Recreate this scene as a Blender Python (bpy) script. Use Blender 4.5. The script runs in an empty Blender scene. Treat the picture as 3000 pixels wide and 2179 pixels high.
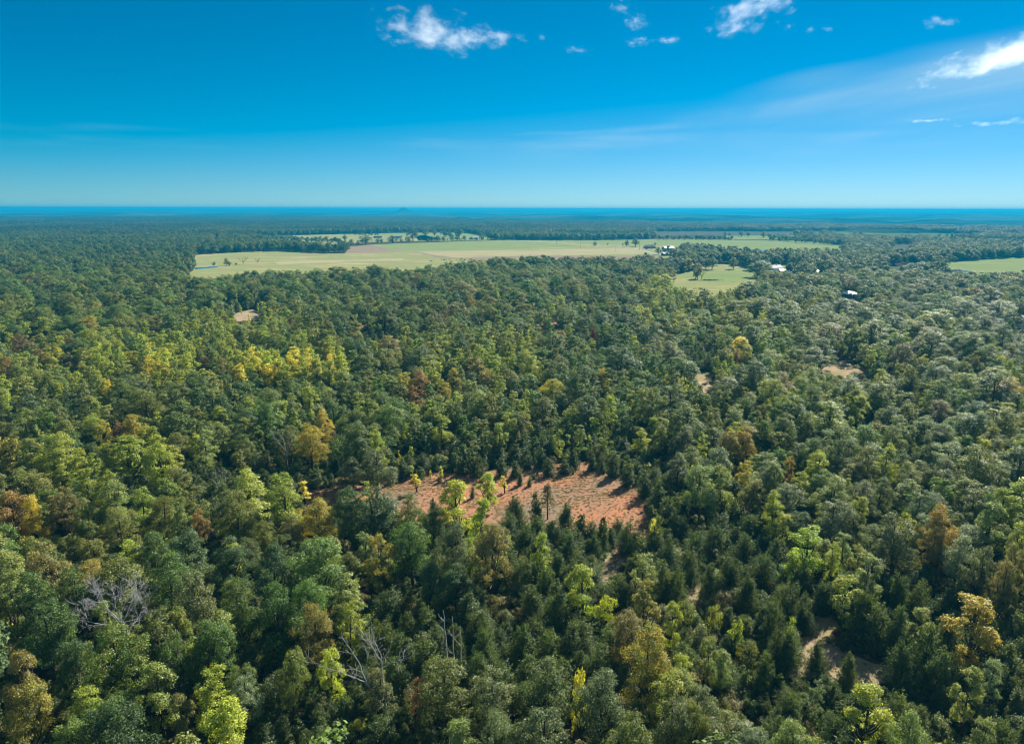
import bpy, math, random
import numpy as np
from mathutils import Vector, Matrix

# ---------------------------------------------------------------- camera
scene = bpy.context.scene
COL = scene.collection
CAM_H = 65.0
FPX, PW, PH = 2027.0, 3000.0, 2179.0
PITCH = math.radians(13.25)
ROLL = math.atan(7.0 / 3000.0)
cF = np.array([0.0, math.cos(PITCH), -math.sin(PITCH)])
_r0 = np.array([1.0, 0.0, 0.0]); _u0 = np.cross(_r0, cF)
cR = _r0 * math.cos(ROLL) + _u0 * math.sin(ROLL)
cU = np.cross(cR, cF)
CAM = np.array([0.0, 0.0, CAM_H])
cam_data = bpy.data.cameras.new('camera')
cam_data.sensor_width = 36.0
cam_data.lens = 36.0 * FPX / PW
cam_data.clip_start = 0.5
cam_data.clip_end = 60000.0
cam = bpy.data.objects.new('camera', cam_data); COL.objects.link(cam)
cam.matrix_world = Matrix(((cR[0], cU[0], -cF[0], CAM[0]), (cR[1], cU[1], -cF[1], CAM[1]), (cR[2], cU[2], -cF[2], CAM[2]), (0, 0, 0, 1)))
scene.camera = cam

# ---------------------------------------------------------------- sky and sun
CIRRUS_OFF = (20.6, -52.3, 0.0)
SUN_AZ, SUN_EL = math.radians(36.0), math.radians(36.0)
SUN = Vector((math.sin(SUN_AZ) * math.cos(SUN_EL), math.cos(SUN_AZ) * math.cos(SUN_EL), math.sin(SUN_EL)))
world = bpy.data.worlds.new('World'); scene.world = world
world.use_nodes = True
nt = world.node_tree; nt.nodes.clear()
def N(tree, t, **kw):
    n = tree.nodes.new(t)
    for k, v in kw.items():
        setattr(n, k, v)
    return n
w_out = N(nt, 'ShaderNodeOutputWorld'); w_bg = N(nt, 'ShaderNodeBackground')
w_sky = N(nt, 'ShaderNodeTexSky', sky_type='NISHITA', sun_disc=False, sun_elevation=SUN_EL, sun_rotation=SUN_AZ,
          altitude=200.0, air_density=0.7, dust_density=0.0, ozone_density=4.0)
w_bg.inputs['Strength'].default_value = 0.1
EXPOSURE = 1.3
_k = 2 ** -EXPOSURE
w_ma = N(nt, 'ShaderNodeVectorMath', operation='MULTIPLY_ADD')      # deep polarised blue of the photograph
w_ma.inputs[1].default_value = (0.77 * _k, 0.76 * _k, 0.91 * _k); w_ma.inputs[2].default_value = (-2.30 * _k, 0, 0)
w_mx = N(nt, 'ShaderNodeVectorMath', operation='MAXIMUM'); w_mx.inputs[1].default_value = (0, 0, 0)
# thin cirrus sheet: streaked noise on a flat layer high above, over the whole sky
w_tc = N(nt, 'ShaderNodeTexCoord'); w_sep = N(nt, 'ShaderNodeSeparateXYZ'); nt.links.new(w_tc.outputs['Generated'], w_sep.inputs[0])
w_z = N(nt, 'ShaderNodeMath', operation='MAXIMUM'); w_z.inputs[1].default_value = 0.02; nt.links.new(w_sep.outputs[2], w_z.inputs[0])
w_u = N(nt, 'ShaderNodeMath', operation='DIVIDE'); w_v = N(nt, 'ShaderNodeMath', operation='DIVIDE')
nt.links.new(w_sep.outputs[0], w_u.inputs[0]); nt.links.new(w_z.outputs[0], w_u.inputs[1]); nt.links.new(w_sep.outputs[1], w_v.inputs[0]); nt.links.new(w_z.outputs[0], w_v.inputs[1])
w_uv = N(nt, 'ShaderNodeCombineXYZ'); nt.links.new(w_u.outputs[0], w_uv.inputs[0]); nt.links.new(w_v.outputs[0], w_uv.inputs[1])
def cirrus(scale, rot, stretch, off, lo, hi, detail):
    mp = N(nt, 'ShaderNodeMapping'); mp.inputs['Rotation'].default_value = (0, 0, rot); mp.inputs['Scale'].default_value = stretch; mp.inputs['Location'].default_value = off
    nz = N(nt, 'ShaderNodeTexNoise'); nz.inputs['Scale'].default_value = scale; nz.inputs['Detail'].default_value = detail; nz.inputs['Roughness'].default_value = .55; nz.inputs['Distortion'].default_value = .4
    mr = N(nt, 'ShaderNodeMapRange', interpolation_type='SMOOTHSTEP'); mr.inputs[1].default_value = lo; mr.inputs[2].default_value = hi
    nt.links.new(w_uv.outputs[0], mp.inputs[0]); nt.links.new(mp.outputs[0], nz.inputs['Vector']); nt.links.new(nz.outputs[0], mr.inputs[0])
    return mr.outputs[0]
c_broad = cirrus(.16, .35, (1, 1, 1), CIRRUS_OFF, .47, .70, 3); c_fine = cirrus(.55, .35, (1, .30, 1), (3.1, 1.7, 0), .30, .80, 7)
w_f2 = N(nt, 'ShaderNodeMath', operation='MULTIPLY_ADD'); w_f2.inputs[1].default_value = .78; w_f2.inputs[2].default_value = .22; nt.links.new(c_fine, w_f2.inputs[0])
w_cm = N(nt, 'ShaderNodeMath', operation='MULTIPLY'); nt.links.new(c_broad, w_cm.inputs[0]); nt.links.new(w_f2.outputs[0], w_cm.inputs[1])
w_cs = N(nt, 'ShaderNodeMath', operation='MULTIPLY'); w_cs.inputs[1].default_value = .92; w_fd = N(nt, 'ShaderNodeMapRange', interpolation_type='SMOOTHSTEP'); w_fd.inputs[1].default_value = .05; w_fd.inputs[2].default_value = .17; nt.links.new(w_sep.outputs[2], w_fd.inputs[0])
w_cf = N(nt, 'ShaderNodeMath', operation='MULTIPLY'); nt.links.new(w_cm.outputs[0], w_cf.inputs[0]); nt.links.new(w_fd.outputs[0], w_cf.inputs[1]); nt.links.new(w_cf.outputs[0], w_cs.inputs[0])
w_add = N(nt, 'ShaderNodeMix', data_type='RGBA'); nt.links.new(w_cs.outputs[0], w_add.inputs[0]); w_add.inputs[7].default_value = (7.2 * _k, 8.7 * _k, 9.3 * _k, 1)
nt.links.new(w_sky.outputs[0], w_ma.inputs[0]); nt.links.new(w_ma.outputs[0], w_mx.inputs[0]); nt.links.new(w_mx.outputs[0], w_add.inputs[6])
nt.links.new(w_add.outputs[2], w_bg.inputs[0]); nt.links.new(w_bg.outputs[0], w_out.inputs[0])
sun_data = bpy.data.lights.new('sun', 'SUN')
sun_data.energy = 5.0; sun_data.angle = math.radians(0.55); sun_data.color = (1.0, 0.955, 0.87)
sun = bpy.data.objects.new('sun', sun_data); COL.objects.link(sun)
sun.rotation_euler = SUN.to_track_quat('Z', 'Y').to_euler()
sun.location = (200, 300, 400)

scene.view_settings.view_transform = 'Standard'
scene.view_settings.look = 'None'
scene.view_settings.exposure = EXPOSURE
scene.view_settings.gamma = 1.0
cy = scene.cycles
cy.max_bounces = 4; cy.diffuse_bounces = 2; cy.glossy_bounces = 1; cy.transmission_bounces = 2
cy.transparent_max_bounces = 4; cy.volume_bounces = 1
cy.use_denoising = True
cy.use_adaptive_sampling = True; cy.adaptive_threshold = 0.012; cy.adaptive_min_samples = 24
cy.filter_width = 1.05
cy.caustics_reflective = False; cy.caustics_refractive = False
cy.sample_clamp_indirect = 4.0

# ---------------------------------------------------------------- helpers
def ray(px, py):
    return cF + cR * ((px - PW / 2) / FPX) - cU * ((py - PH / 2) / FPX)
def G(px, py, h=0.0):
    """where the sight line through a photo pixel meets height h"""
    d = ray(px, py); s = (h - CAM_H) / d[2]
    p = CAM + d * s
    return float(p[0]), float(p[1])
def proj(x, y, z):
    """photo pixel of world points (arrays allowed)"""
    vx, vy, vz = np.asarray(x) - CAM[0], np.asarray(y) - CAM[1], np.asarray(z) - CAM[2]
    d = vx * cF[0] + vy * cF[1] + vz * cF[2]
    a = vx * cR[0] + vy * cR[1] + vz * cR[2]
    b = vx * cU[0] + vy * cU[1] + vz * cU[2]
    d = np.where(d < 1, 1, d)
    return PW / 2 + FPX * a / d, PH / 2 - FPX * b / d, d
def inside(poly, x, y):
    x = np.asarray(x, float); y = np.asarray(y, float)
    c = np.zeros(x.shape, bool)
    n = len(poly)
    for i in range(n):
        x0, y0 = poly[i]; x1, y1 = poly[(i + 1) % n]
        if y0 == y1:
            continue
        hit = ((y0 > y) != (y1 > y)) & (x < (x1 - x0) * (y - y0) / (y1 - y0) + x0)
        c ^= hit
    return c
def _hash(ix, iy, seed):
    h = (ix.astype(np.int64) * 374761393 + iy.astype(np.int64) * 668265263 + seed * 1274126177) & 0x7fffffff
    h = ((h ^ (h >> 13)) * 1274126177) & 0x7fffffff
    return ((h ^ (h >> 16)) & 0xffff) / 65535.0
def vnoise(x, y, seed=0):
    x = np.asarray(x, float); y = np.asarray(y, float)
    ix, iy = np.floor(x), np.floor(y); fx, fy = x - ix, y - iy
    fx = fx * fx * (3 - 2 * fx); fy = fy * fy * (3 - 2 * fy)
    a, b = _hash(ix, iy, seed), _hash(ix + 1, iy, seed); c, d = _hash(ix, iy + 1, seed), _hash(ix + 1, iy + 1, seed)
    return (a * (1 - fx) + b * fx) * (1 - fy) + (c * (1 - fx) + d * fx) * fy
def fbm(x, y, seed=0, o=4):
    s = 0; a = .5; f = 1.0
    for i in range(o):
        s = s + a * vnoise(np.asarray(x) * f, np.asarray(y) * f, seed + i * 17); a *= .5; f *= 2.03
    return s / (1 - .5 ** o)
def smooth(a, b, x):
    t = np.clip((np.asarray(x, float) - a) / (b - a), 0, 1)
    return t * t * (3 - 2 * t)

def raw_mesh(name, V, F, mat=None, smooth_shade=False):
    """mesh from (n,3) verts and (m,k) faces of equal size, or a list of faces"""
    me = bpy.data.meshes.new(name)
    if isinstance(F, np.ndarray):
        m, k = F.shape
        me.vertices.add(len(V)); me.vertices.foreach_set('co', np.asarray(V, np.float32).ravel())
        me.loops.add(m * k); me.loops.foreach_set('vertex_index', F.astype(np.int32).ravel())
        me.polygons.add(m); me.polygons.foreach_set('loop_start', np.arange(0, m * k, k, dtype=np.int32))
        me.update(calc_edges=True)
    else:
        me.from_pydata([tuple(v) for v in V], [], F); me.update()
    if smooth_shade:
        me.polygons.foreach_set('use_smooth', np.ones(len(me.polygons), bool))
    if mat:
        me.materials.append(mat)
    return me
def link(name, me, parent=None, loc=None):
    o = bpy.data.objects.new(name, me); COL.objects.link(o)
    if parent is not None:
        o.parent = parent
    if loc is not None:
        o.location = loc
    return o
def tag(o, label, cat=None, group=None, kind=None):
    o['label'] = label
    if cat: o['category'] = cat
    if group: o['group'] = group
    if kind: o['kind'] = kind
    return o
def thing(name, label, cat, loc, rz=0.0, group=None):
    o = bpy.data.objects.new(name, None); COL.objects.link(o)
    o.empty_display_size = 0.3
    o.location = loc; o.rotation_euler = (0, 0, rz)
    return tag(o, label, cat, group)

# ---------------------------------------------------------------- materials
def new_mat(name):
    m = bpy.data.materials.new(name); m.use_nodes = True
    t = m.node_tree; t.nodes.clear()
    return m, t, N(t, 'ShaderNodeOutputMaterial')
def noise_mat(name, c1, c2, scale, rough=0.9, c3=None, scale3=1.0, bump=0.0, detail=6.0, lo=0.35, hi=0.65, coord='Object', stretch=None):
    m, t, out = new_mat(name)
    tc = N(t, 'ShaderNodeTexCoord'); vec = tc.outputs[coord]
    if stretch:
        mp = N(t, 'ShaderNodeMapping'); mp.inputs['Scale'].default_value = stretch
        t.links.new(vec, mp.inputs[0]); vec = mp.outputs[0]
    nz = N(t, 'ShaderNodeTexNoise'); nz.inputs['Scale'].default_value = scale; nz.inputs['Detail'].default_value = detail
    nz.inputs['Roughness'].default_value = 0.62
    t.links.new(vec, nz.inputs['Vector'])
    rp = N(t, 'ShaderNodeValToRGB')
    rp.color_ramp.elements[0].position = lo; rp.color_ramp.elements[1].position = hi
    rp.color_ramp.elements[0].color = (*c1, 1); rp.color_ramp.elements[1].color = (*c2, 1)
    t.links.new(nz.outputs[0], rp.inputs[0]); colour = rp.outputs[0]
    if c3:
        n3 = N(t, 'ShaderNodeTexNoise'); n3.inputs['Scale'].default_value = scale3; n3.inputs['Detail'].default_value = 5
        t.links.new(vec, n3.inputs['Vector'])
        r3 = N(t, 'ShaderNodeValToRGB'); r3.color_ramp.elements[0].position = .45; r3.color_ramp.elements[1].position = .62
        t.links.new(n3.outputs[0], r3.inputs[0])
        mx = N(t, 'ShaderNodeMix', data_type='RGBA'); t.links.new(r3.outputs[0], mx.inputs[0])
        t.links.new(colour, mx.inputs[6]); mx.inputs[7].default_value = (*c3, 1); colour = mx.outputs[2]
    b = N(t, 'ShaderNodeBsdfPrincipled'); b.inputs['Roughness'].default_value = rough
    b.inputs['Specular IOR Level'].default_value = 0.0
    t.links.new(colour, b.inputs['Base Color'])
    if bump:
        bp = N(t, 'ShaderNodeBump'); bp.inputs['Strength'].default_value = 1.0; bp.inputs['Distance'].default_value = bump
        t.links.new(nz.outputs[0], bp.inputs['Height']); t.links.new(bp.outputs[0], b.inputs['Normal'])
    t.links.new(b.outputs[0], out.inputs[0])
    return m
def leaf_mat(name, instanced, gloss=0.5, trans=0.42, spread=0.50, spec=0.32):
    """colour from the tree it hangs on, each leaf a little different, some turned by autumn"""
    m, t, out = new_mat(name)
    if instanced:
        at = N(t, 'ShaderNodeAttribute', attribute_type='INSTANCER', attribute_name='tint')
        base, turn = at.outputs['Color'], at.outputs['Alpha']
    else:
        oi = N(t, 'ShaderNodeObjectInfo'); base, turn = oi.outputs['Color'], oi.outputs['Alpha']
    geo = N(t, 'ShaderNodeNewGeometry')
    rnd = geo.outputs['Random Per Island']
    # turned share: per leaf position in the crown (attribute 'turn') times the tree's own amount
    ta = N(t, 'ShaderNodeAttribute', attribute_type='GEOMETRY', attribute_name='turn')
    mul = N(t, 'ShaderNodeMath', operation='MULTIPLY'); t.links.new(ta.outputs['Fac'], mul.inputs[0]); t.links.new(turn, mul.inputs[1])
    aut = N(t, 'ShaderNodeMix', data_type='RGBA'); aut.clamp_factor = True
    t.links.new(mul.outputs[0], aut.inputs[0]); t.links.new(base, aut.inputs[6])
    aut.inputs[7].default_value = (0.42, 0.325, 0.04, 1)
    hs = N(t, 'ShaderNodeHueSaturation')
    mr = N(t, 'ShaderNodeMapRange'); mr.inputs[3].default_value = 1 - spread; mr.inputs[4].default_value = 1 + spread * 1.3
    t.links.new(rnd, mr.inputs[0]); t.links.new(mr.outputs[0], hs.inputs['Value'])
    mr2 = N(t, 'ShaderNodeMapRange'); mr2.inputs[3].default_value = 0.515; mr2.inputs[4].default_value = 0.485
    t.links.new(rnd, mr2.inputs[0]); t.links.new(mr2.outputs[0], hs.inputs['Hue'])
    t.links.new(aut.outputs[2], hs.inputs['Color'])
    b = N(t, 'ShaderNodeBsdfPrincipled'); b.inputs['Roughness'].default_value = gloss; b.inputs['Specular IOR Level'].default_value = spec
    t.links.new(hs.outputs[0], b.inputs['Base Color'])
    tr = N(t, 'ShaderNodeBsdfTranslucent')
    tm = N(t, 'ShaderNodeMix', data_type='RGBA', blend_type='MULTIPLY'); tm.inputs[0].default_value = 1
    t.links.new(hs.outputs[0], tm.inputs[6]); tm.inputs[7].default_value = (1.55, 1.5, 0.7, 1)
    t.links.new(tm.outputs[2], tr.inputs['Color'])
    mx = N(t, 'ShaderNodeMixShader'); mx.inputs[0].default_value = trans
    t.links.new(b.outputs[0], mx.inputs[1]); t.links.new(tr.outputs[0], mx.inputs[2])
    t.links.new(mx.outputs[0], out.inputs[0])
    return m
M = {}
M['leaf'] = leaf_mat('leaf', False); M['leaf_i'] = leaf_mat('leaf_woodland', True, .62, .36, .46, .25)
M['needle'] = leaf_mat('cedar_needles', False, 0.6, 0.36, 0.28, 0.3); M['needle_i'] = leaf_mat('cedar_needles_woodland', True, 0.6, 0.36, 0.28, 0.3)
M['bark'] = noise_mat('bark', (0.045, 0.035, 0.027), (0.11, 0.09, 0.07), 6.0, bump=.02)
M['deadwood'] = noise_mat('weathered_wood', (0.22, 0.21, 0.20), (0.46, 0.445, 0.43), 4.0, bump=.01, lo=.3, hi=.7)
M['floor'] = noise_mat('forest_floor', (0.035, 0.028, 0.018), (0.085, 0.062, 0.036), 0.35, c3=(0.05, 0.06, 0.022), scale3=0.06, bump=.15)
M['soil'] = noise_mat('red_soil', (0.25, 0.14, 0.088), (0.36, 0.16, 0.082), 0.20, c3=(0.20, 0.145, 0.095), scale3=0.055, bump=.12, detail=10)
M['dryland'] = noise_mat('dry_ground', (0.24, 0.18, 0.12), (0.34, 0.25, 0.16), 0.25, c3=(0.22, 0.19, 0.09), scale3=0.10, bump=.1, detail=9)
# ---------------------------------------------------------------- tree shapes
def unit(v):
    return v / np.maximum(np.linalg.norm(v, axis=-1, keepdims=True), 1e-9)
def leaf_geo(P, Nn, T, L, W):
    """rhombic leaves: centre P, normal Nn, direction T, length L, width W"""
    T = unit(T - Nn * np.sum(T * Nn, axis=1, keepdims=True)); B = np.cross(Nn, T)
    L = L[:, None]; W = W[:, None]
    V = np.stack([P - T * L * .5, P + B * W * .5 + T * L * .08, P + T * L * .5, P - B * W * .5 + T * L * .08], axis=1)
    n = len(P)
    return V.reshape(-1, 3), np.arange(4 * n).reshape(n, 4)
def leaf_mesh(name, P, Nn, T, L, W, turn, mat):
    V, F = leaf_geo(P, Nn, T, L, W)
    me = raw_mesh(name, V, F, mat)
    a = me.attributes.new('turn', 'FLOAT', 'FACE'); a.data.foreach_set('value', np.asarray(turn, np.float32))
    return me
def tubes(name, lines, mat, sides=6):
    """lines: list of (points, radii)"""
    V, F = [], []
    for pts, rad in lines:
        pts = [Vector(p) for p in pts]; base = len(V)
        for i, p in enumerate(pts):
            t = (pts[min(i + 1, len(pts) - 1)] - pts[max(i - 1, 0)])
            t = t.normalized() if t.length > 1e-6 else Vector((0, 0, 1))
            a = t.cross(Vector((0.31, 0.95, 0.08))); a = a.normalized() if a.length > 1e-3 else Vector((1, 0, 0)); b = t.cross(a)
            for k in range(sides):
                w = 2 * math.pi * k / sides
                V.append(p + (a * math.cos(w) + b * math.sin(w)) * rad[i])
        for i in range(len(pts) - 1):
            for k in range(sides):
                k2 = (k + 1) % sides
                F.append((base + i * sides + k, base + i * sides + k2, base + (i + 1) * sides + k2, base + (i + 1) * sides + k))
        F.append(tuple(base + (len(pts) - 1) * sides + k for k in range(sides)))
    return raw_mesh(name, V, F, mat, True)
PROFILE = {
    'round': lambda t: np.sqrt(np.clip(1 - ((t - .42) / .58) ** 2, 0, 1)) ** 0.9,
    'dome': lambda t: np.clip(1 - t ** 2.6, 0, 1) ** .62 * (0.62 + .38 * smooth(0, .3, t)),
    'ovate': lambda t: np.clip(1 - t, 0, 1) ** .62 * (t + .12) ** .30 * 1.28,
    'tall': lambda t: np.sqrt(np.clip(1 - ((t - .48) / .53) ** 2, 0, 1)) ** .8 * (1 - .18 * t),
}
def broadleaf(name, seed, H, R, b, prof, ncl, clr, nleaf, leaf, mats, lim=14, gap=0.0):
    """crown of leafy clumps on limbs; returns crown mesh and trunk mesh"""
    r = np.random.default_rng(seed); pf = PROFILE[prof]
    ph = r.uniform(0, 6.28, 4)
    # big lobes first, then leafy clumps over the outside of each lobe
    nl = int(r.integers(6, 10)) if ncl > 40 else int(r.integers(4, 6)); lob = []
    for k in range(nl):
        t = .10 + .78 * (k + r.uniform(.1, .9)) / nl; a = k * 2.4 + r.uniform(-.5, .5); p = float(pf(np.array(t)))
        q = R * p * r.uniform(.34, .66) * (.25 if k == nl - 1 else 1)
        lob.append((np.array([q * math.cos(a), q * math.sin(a), H * (b + (1 - b) * t * .93)]), R * r.uniform(.36, .56) * (.55 + .45 * p)))
    wl = np.array([l[1] ** 2 for l in lob]); wl = wl / wl.sum()
    C = []
    tries = 0
    while len(C) < ncl and tries < 5000:
        tries += 1
        lc, lr = lob[int(r.choice(nl, p=wl))]
        d = r.normal(size=3); d[2] = d[2] * .8 + .35; d[:2] += lc[:2] / R * .8; d = d / np.linalg.norm(d)
        c = lc + d * lr * np.array([1, 1, 1.15]) * r.uniform(.72, 1.02)
        c[2] = min(c[2], H - clr * .6)
        if c[2] < H * b * .6: continue
        if all(np.linalg.norm(c - q) > clr * .60 for q in C):
            C.append(c)
    C = np.array(C); n = len(C)
    cr = clr * r.uniform(.62, 1.28, n)
    w = cr ** 2; cnt = np.maximum((nleaf * w / w.sum()).astype(int), 3)
    idx = np.repeat(np.arange(n), cnt); m = len(idx)
    d = unit(r.normal(size=(m, 3))); d[:, 2] = np.where(d[:, 2] < -.25, -d[:, 2] * .7, d[:, 2]); d = unit(d)
    rad = r.uniform(0, 1, m) ** .30 * (1 + r.normal(0, .16, m))
    P = C[idx] + d * (cr[idx] * rad)[:, None] * np.array([1, 1, .78])
    kx = R / np.percentile(np.hypot(P[:, 0], P[:, 1]), 96); kz = H / np.percentile(P[:, 2], 99.5)
    P = P * np.array([kx, kx, kz]); C = C * np.array([kx, kx, kz])
    axis = np.array([0, 0, H * (b + (1 - b) * .35)])
    outw = unit(P - axis)
    Nn = unit(d * .55 + outw * .40 + np.array([0, 0, .40]) + r.normal(size=(m, 3)) * .50)
    T = r.normal(size=(m, 3)) + np.array([0, 0, -.5])
    L = leaf * r.uniform(.65, 1.4, m); W = L * r.uniform(.55, .85, m)
    tt = (P[:, 2] / H - b) / (1 - b)
    turn = np.clip(.75 * tt + .55 * np.hypot(P[:, 0], P[:, 1]) / R - .35 + r.normal(0, .25, n)[idx] + r.normal(0, .2, m), 0, 1)
    crown = leaf_mesh(name + '_crown', P, Nn, T, L, W, turn, mats[0])
    trunk = None
    if mats[1]:
        lean = r.normal(0, .25, 2); top = np.array([lean[0], lean[1], H * .86]); tr = .018 * H + .06
        ts = np.linspace(0, 1, 6)
        path = [np.array([lean[0] * s ** 1.5, lean[1] * s ** 1.5, H * .86 * s]) for s in ts]
        lines = [(path, [tr * (1.25 - s) ** .9 + .02 for s in ts])]
        for c in C[r.permutation(n)[:lim]]:
            s = np.clip((c[2] / H - .18 - .22 * np.hypot(c[0], c[1]) / R) / .86, .22, .9)
            p0 = np.array([lean[0] * s ** 1.5, lean[1] * s ** 1.5, H * .86 * s]); mid = p0 * .45 + c * .55 + np.array([0, 0, -.06 * H])
            q = tr * (1.25 - s) * .55
            lines.append(([p0, mid, c], [q, q * .65 + .01, q * .2 + .012]))
        trunk = tubes(name + '_trunk', lines, mats[1])
    return crown, trunk
def cedar(name, seed, H, R, nspray, per, leaf, mats, power=.75, full=.04):
    """dense juniper: upswept sprays on one or more leaders"""
    r = np.random.default_rng(seed); nlead = int(r.choice([1, 1, 2, 3]))
    lead = [(0.0, 0.0, 1.0, 1.0)] + [(R * .5 * math.cos(q), R * .5 * math.sin(q), r.uniform(.62, .88), r.uniform(.6, .8)) for q in r.uniform(0, 6.28, nlead - 1)]
    li = r.choice(len(lead), nspray, p=np.array([1.0] + [.45] * (nlead - 1)) / (1 + .45 * (nlead - 1)))
    LX, LY, LH, LR = [np.array([l[k] for l in lead])[li] for k in range(4)]
    t = full + (1 - full) * (1 - np.sqrt(r.uniform(0, 1, nspray)) ** 1.1) * .97
    z0 = H * LH * t
    a = r.uniform(0, 2 * math.pi, nspray); ph = r.uniform(0, 6.28, 3)
    rad = R * LR * (1 - t) ** power * (1 + .18 * np.sin(2 * a + ph[0]) + .15 * np.sin(5 * a + 7 * t + ph[1])) * r.uniform(.62, 1.22, nspray) * np.minimum(1, .70 + t * 2.0)
    rad = np.maximum(rad, .12)
    idx = np.repeat(np.arange(nspray), per); m = len(idx)
    s = r.uniform(.2, 1, m) ** .7
    ca, sa = np.cos(a)[idx], np.sin(a)[idx]
    rr = rad[idx] * s
    fat = (.14 + .24 * rad[idx] * (1.08 - s)) * .9
    j = r.normal(size=(m, 3)) * fat[:, None] * np.array([.75, .75, .85])
    rise = .35 + .55 * t[idx]
    P = np.stack([LX[idx] + rr * ca, LY[idx] + rr * sa, z0[idx] - .04 * H * (1 - t[idx]) + rr * rise * s], 1) + j
    P[:, 2] = np.clip(P[:, 2], .05, None)
    P = P * np.array([R / np.percentile(np.hypot(P[:, 0], P[:, 1]), 95)] * 2 + [H / np.percentile(P[:, 2], 99.7)])
    D = np.stack([ca, sa, rise + .5], 1) + r.normal(size=(m, 3)) * .45
    Nn = unit(np.stack([ca, sa, np.full(m, .75)], 1) * .8 + r.normal(size=(m, 3)) * .55)
    L = leaf * r.uniform(.7, 1.5, m); W = L * r.uniform(.35, .6, m)
    crown = leaf_mesh(name + '_crown', P, Nn, D, L, W, np.clip(s - .3 + r.normal(0, .2, m), 0, 1), mats[0])
    trunk = None
    if mats[1]:
        ts = np.linspace(0, 1, 5); trunk = tubes(name + '_trunk', [([(l[0] * q, l[1] * q, H * l[2] * .93 * q) for q in ts], [(.024 * H * l[3]) * (1.1 - q) + .01 for q in ts]) for l in lead], mats[1])
    return crown, trunk
def pine(name, seed, H, R, nspray, per, leaf, mats):
    """open whorled conifer with a bare lower trunk"""
    r = np.random.default_rng(seed)
    lines = [([(0, 0, H * .97 * q) for q in np.linspace(0, 1, 6)], [(.02 * H) * (1.08 - q) + .01 for q in np.linspace(0, 1, 6)])]
    Ps, Ds = [], []
    for k in range(nspray):
        t = .30 + .68 * (k / nspray) ** .9; a = k * 2.4 + r.normal(0, .3)
        L = R * (1 - ((t - .3) / .72)) ** .8 * r.uniform(.6, 1.1) + .25
        p0 = np.array([0, 0, H * t]); e = np.array([math.cos(a) * L, math.sin(a) * L, H * t + L * (.05 + .35 * t)])
        lines.append(([p0, p0 * .5 + e * .5 + np.array([0, 0, -.05]), e], [.045, .03, .012]))
        s = r.uniform(.35, 1.05, per)[:, None]
        Ps.append(p0 + (e - p0) * s + r.normal(size=(per, 3)) * np.array([.16, .16, .13]) * (1.3 - .4 * s)); Ds.append(np.repeat(unit((e - p0)[None]), per, 0))
    P = np.concatenate(Ps); D = np.concatenate(Ds) + r.normal(size=P.shape) * .6; m = len(P)
    Nn = unit(r.normal(size=(m, 3)) + np.array([0, 0, .6])); Lf = leaf * r.uniform(.7, 1.4, m)
    return leaf_mesh(name + '_crown', P, Nn, D, Lf, Lf * .4, r.uniform(0, .5, m), mats[0]), tubes(name + '_trunk', lines, mats[1])
def bare_tree(name, seed, stems, mat, depth=4, curl=.22, kids=(2, 4), up=.12, thin=.62, rmin=.018):
    """leafless tree grown from stems [(p0, direction, length, radius)]"""
    r = random.Random(seed); lines = []
    def grow(p, d, L, rad, k):
        n = 5; pts = [p]; rr = [rad]; q = p.copy(); e = d.copy()
        for i in range(n):
            e = (e + Vector((r.gauss(0, curl), r.gauss(0, curl), r.gauss(0, curl) + up * .3)) * .5).normalized()
            q = q + e * (L / n); pts.append(q.copy()); rr.append(max(rad * (1 - .62 * (i + 1) / n), rmin))
        lines.append((pts, rr))
        if k <= 0:
            return
        for c in range(r.randint(*kids)):
            i = r.randint(2, n); b = pts[i]
            side = Vector((r.gauss(0, 1), r.gauss(0, 1), r.gauss(0.25, .6))).normalized()
            nd = ((pts[i] - pts[i - 1]).normalized() * .75 + side * .75 + Vector((0, 0, up))).normalized()
            grow(b, nd, L * r.uniform(.42, .72), max(rr[i] * thin, rmin), k - 1)
    for p, d, L, rad in stems:
        grow(Vector(p), Vector(d).normalized(), L, rad, depth)
    return tubes(name, lines, mat, 5)

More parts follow.
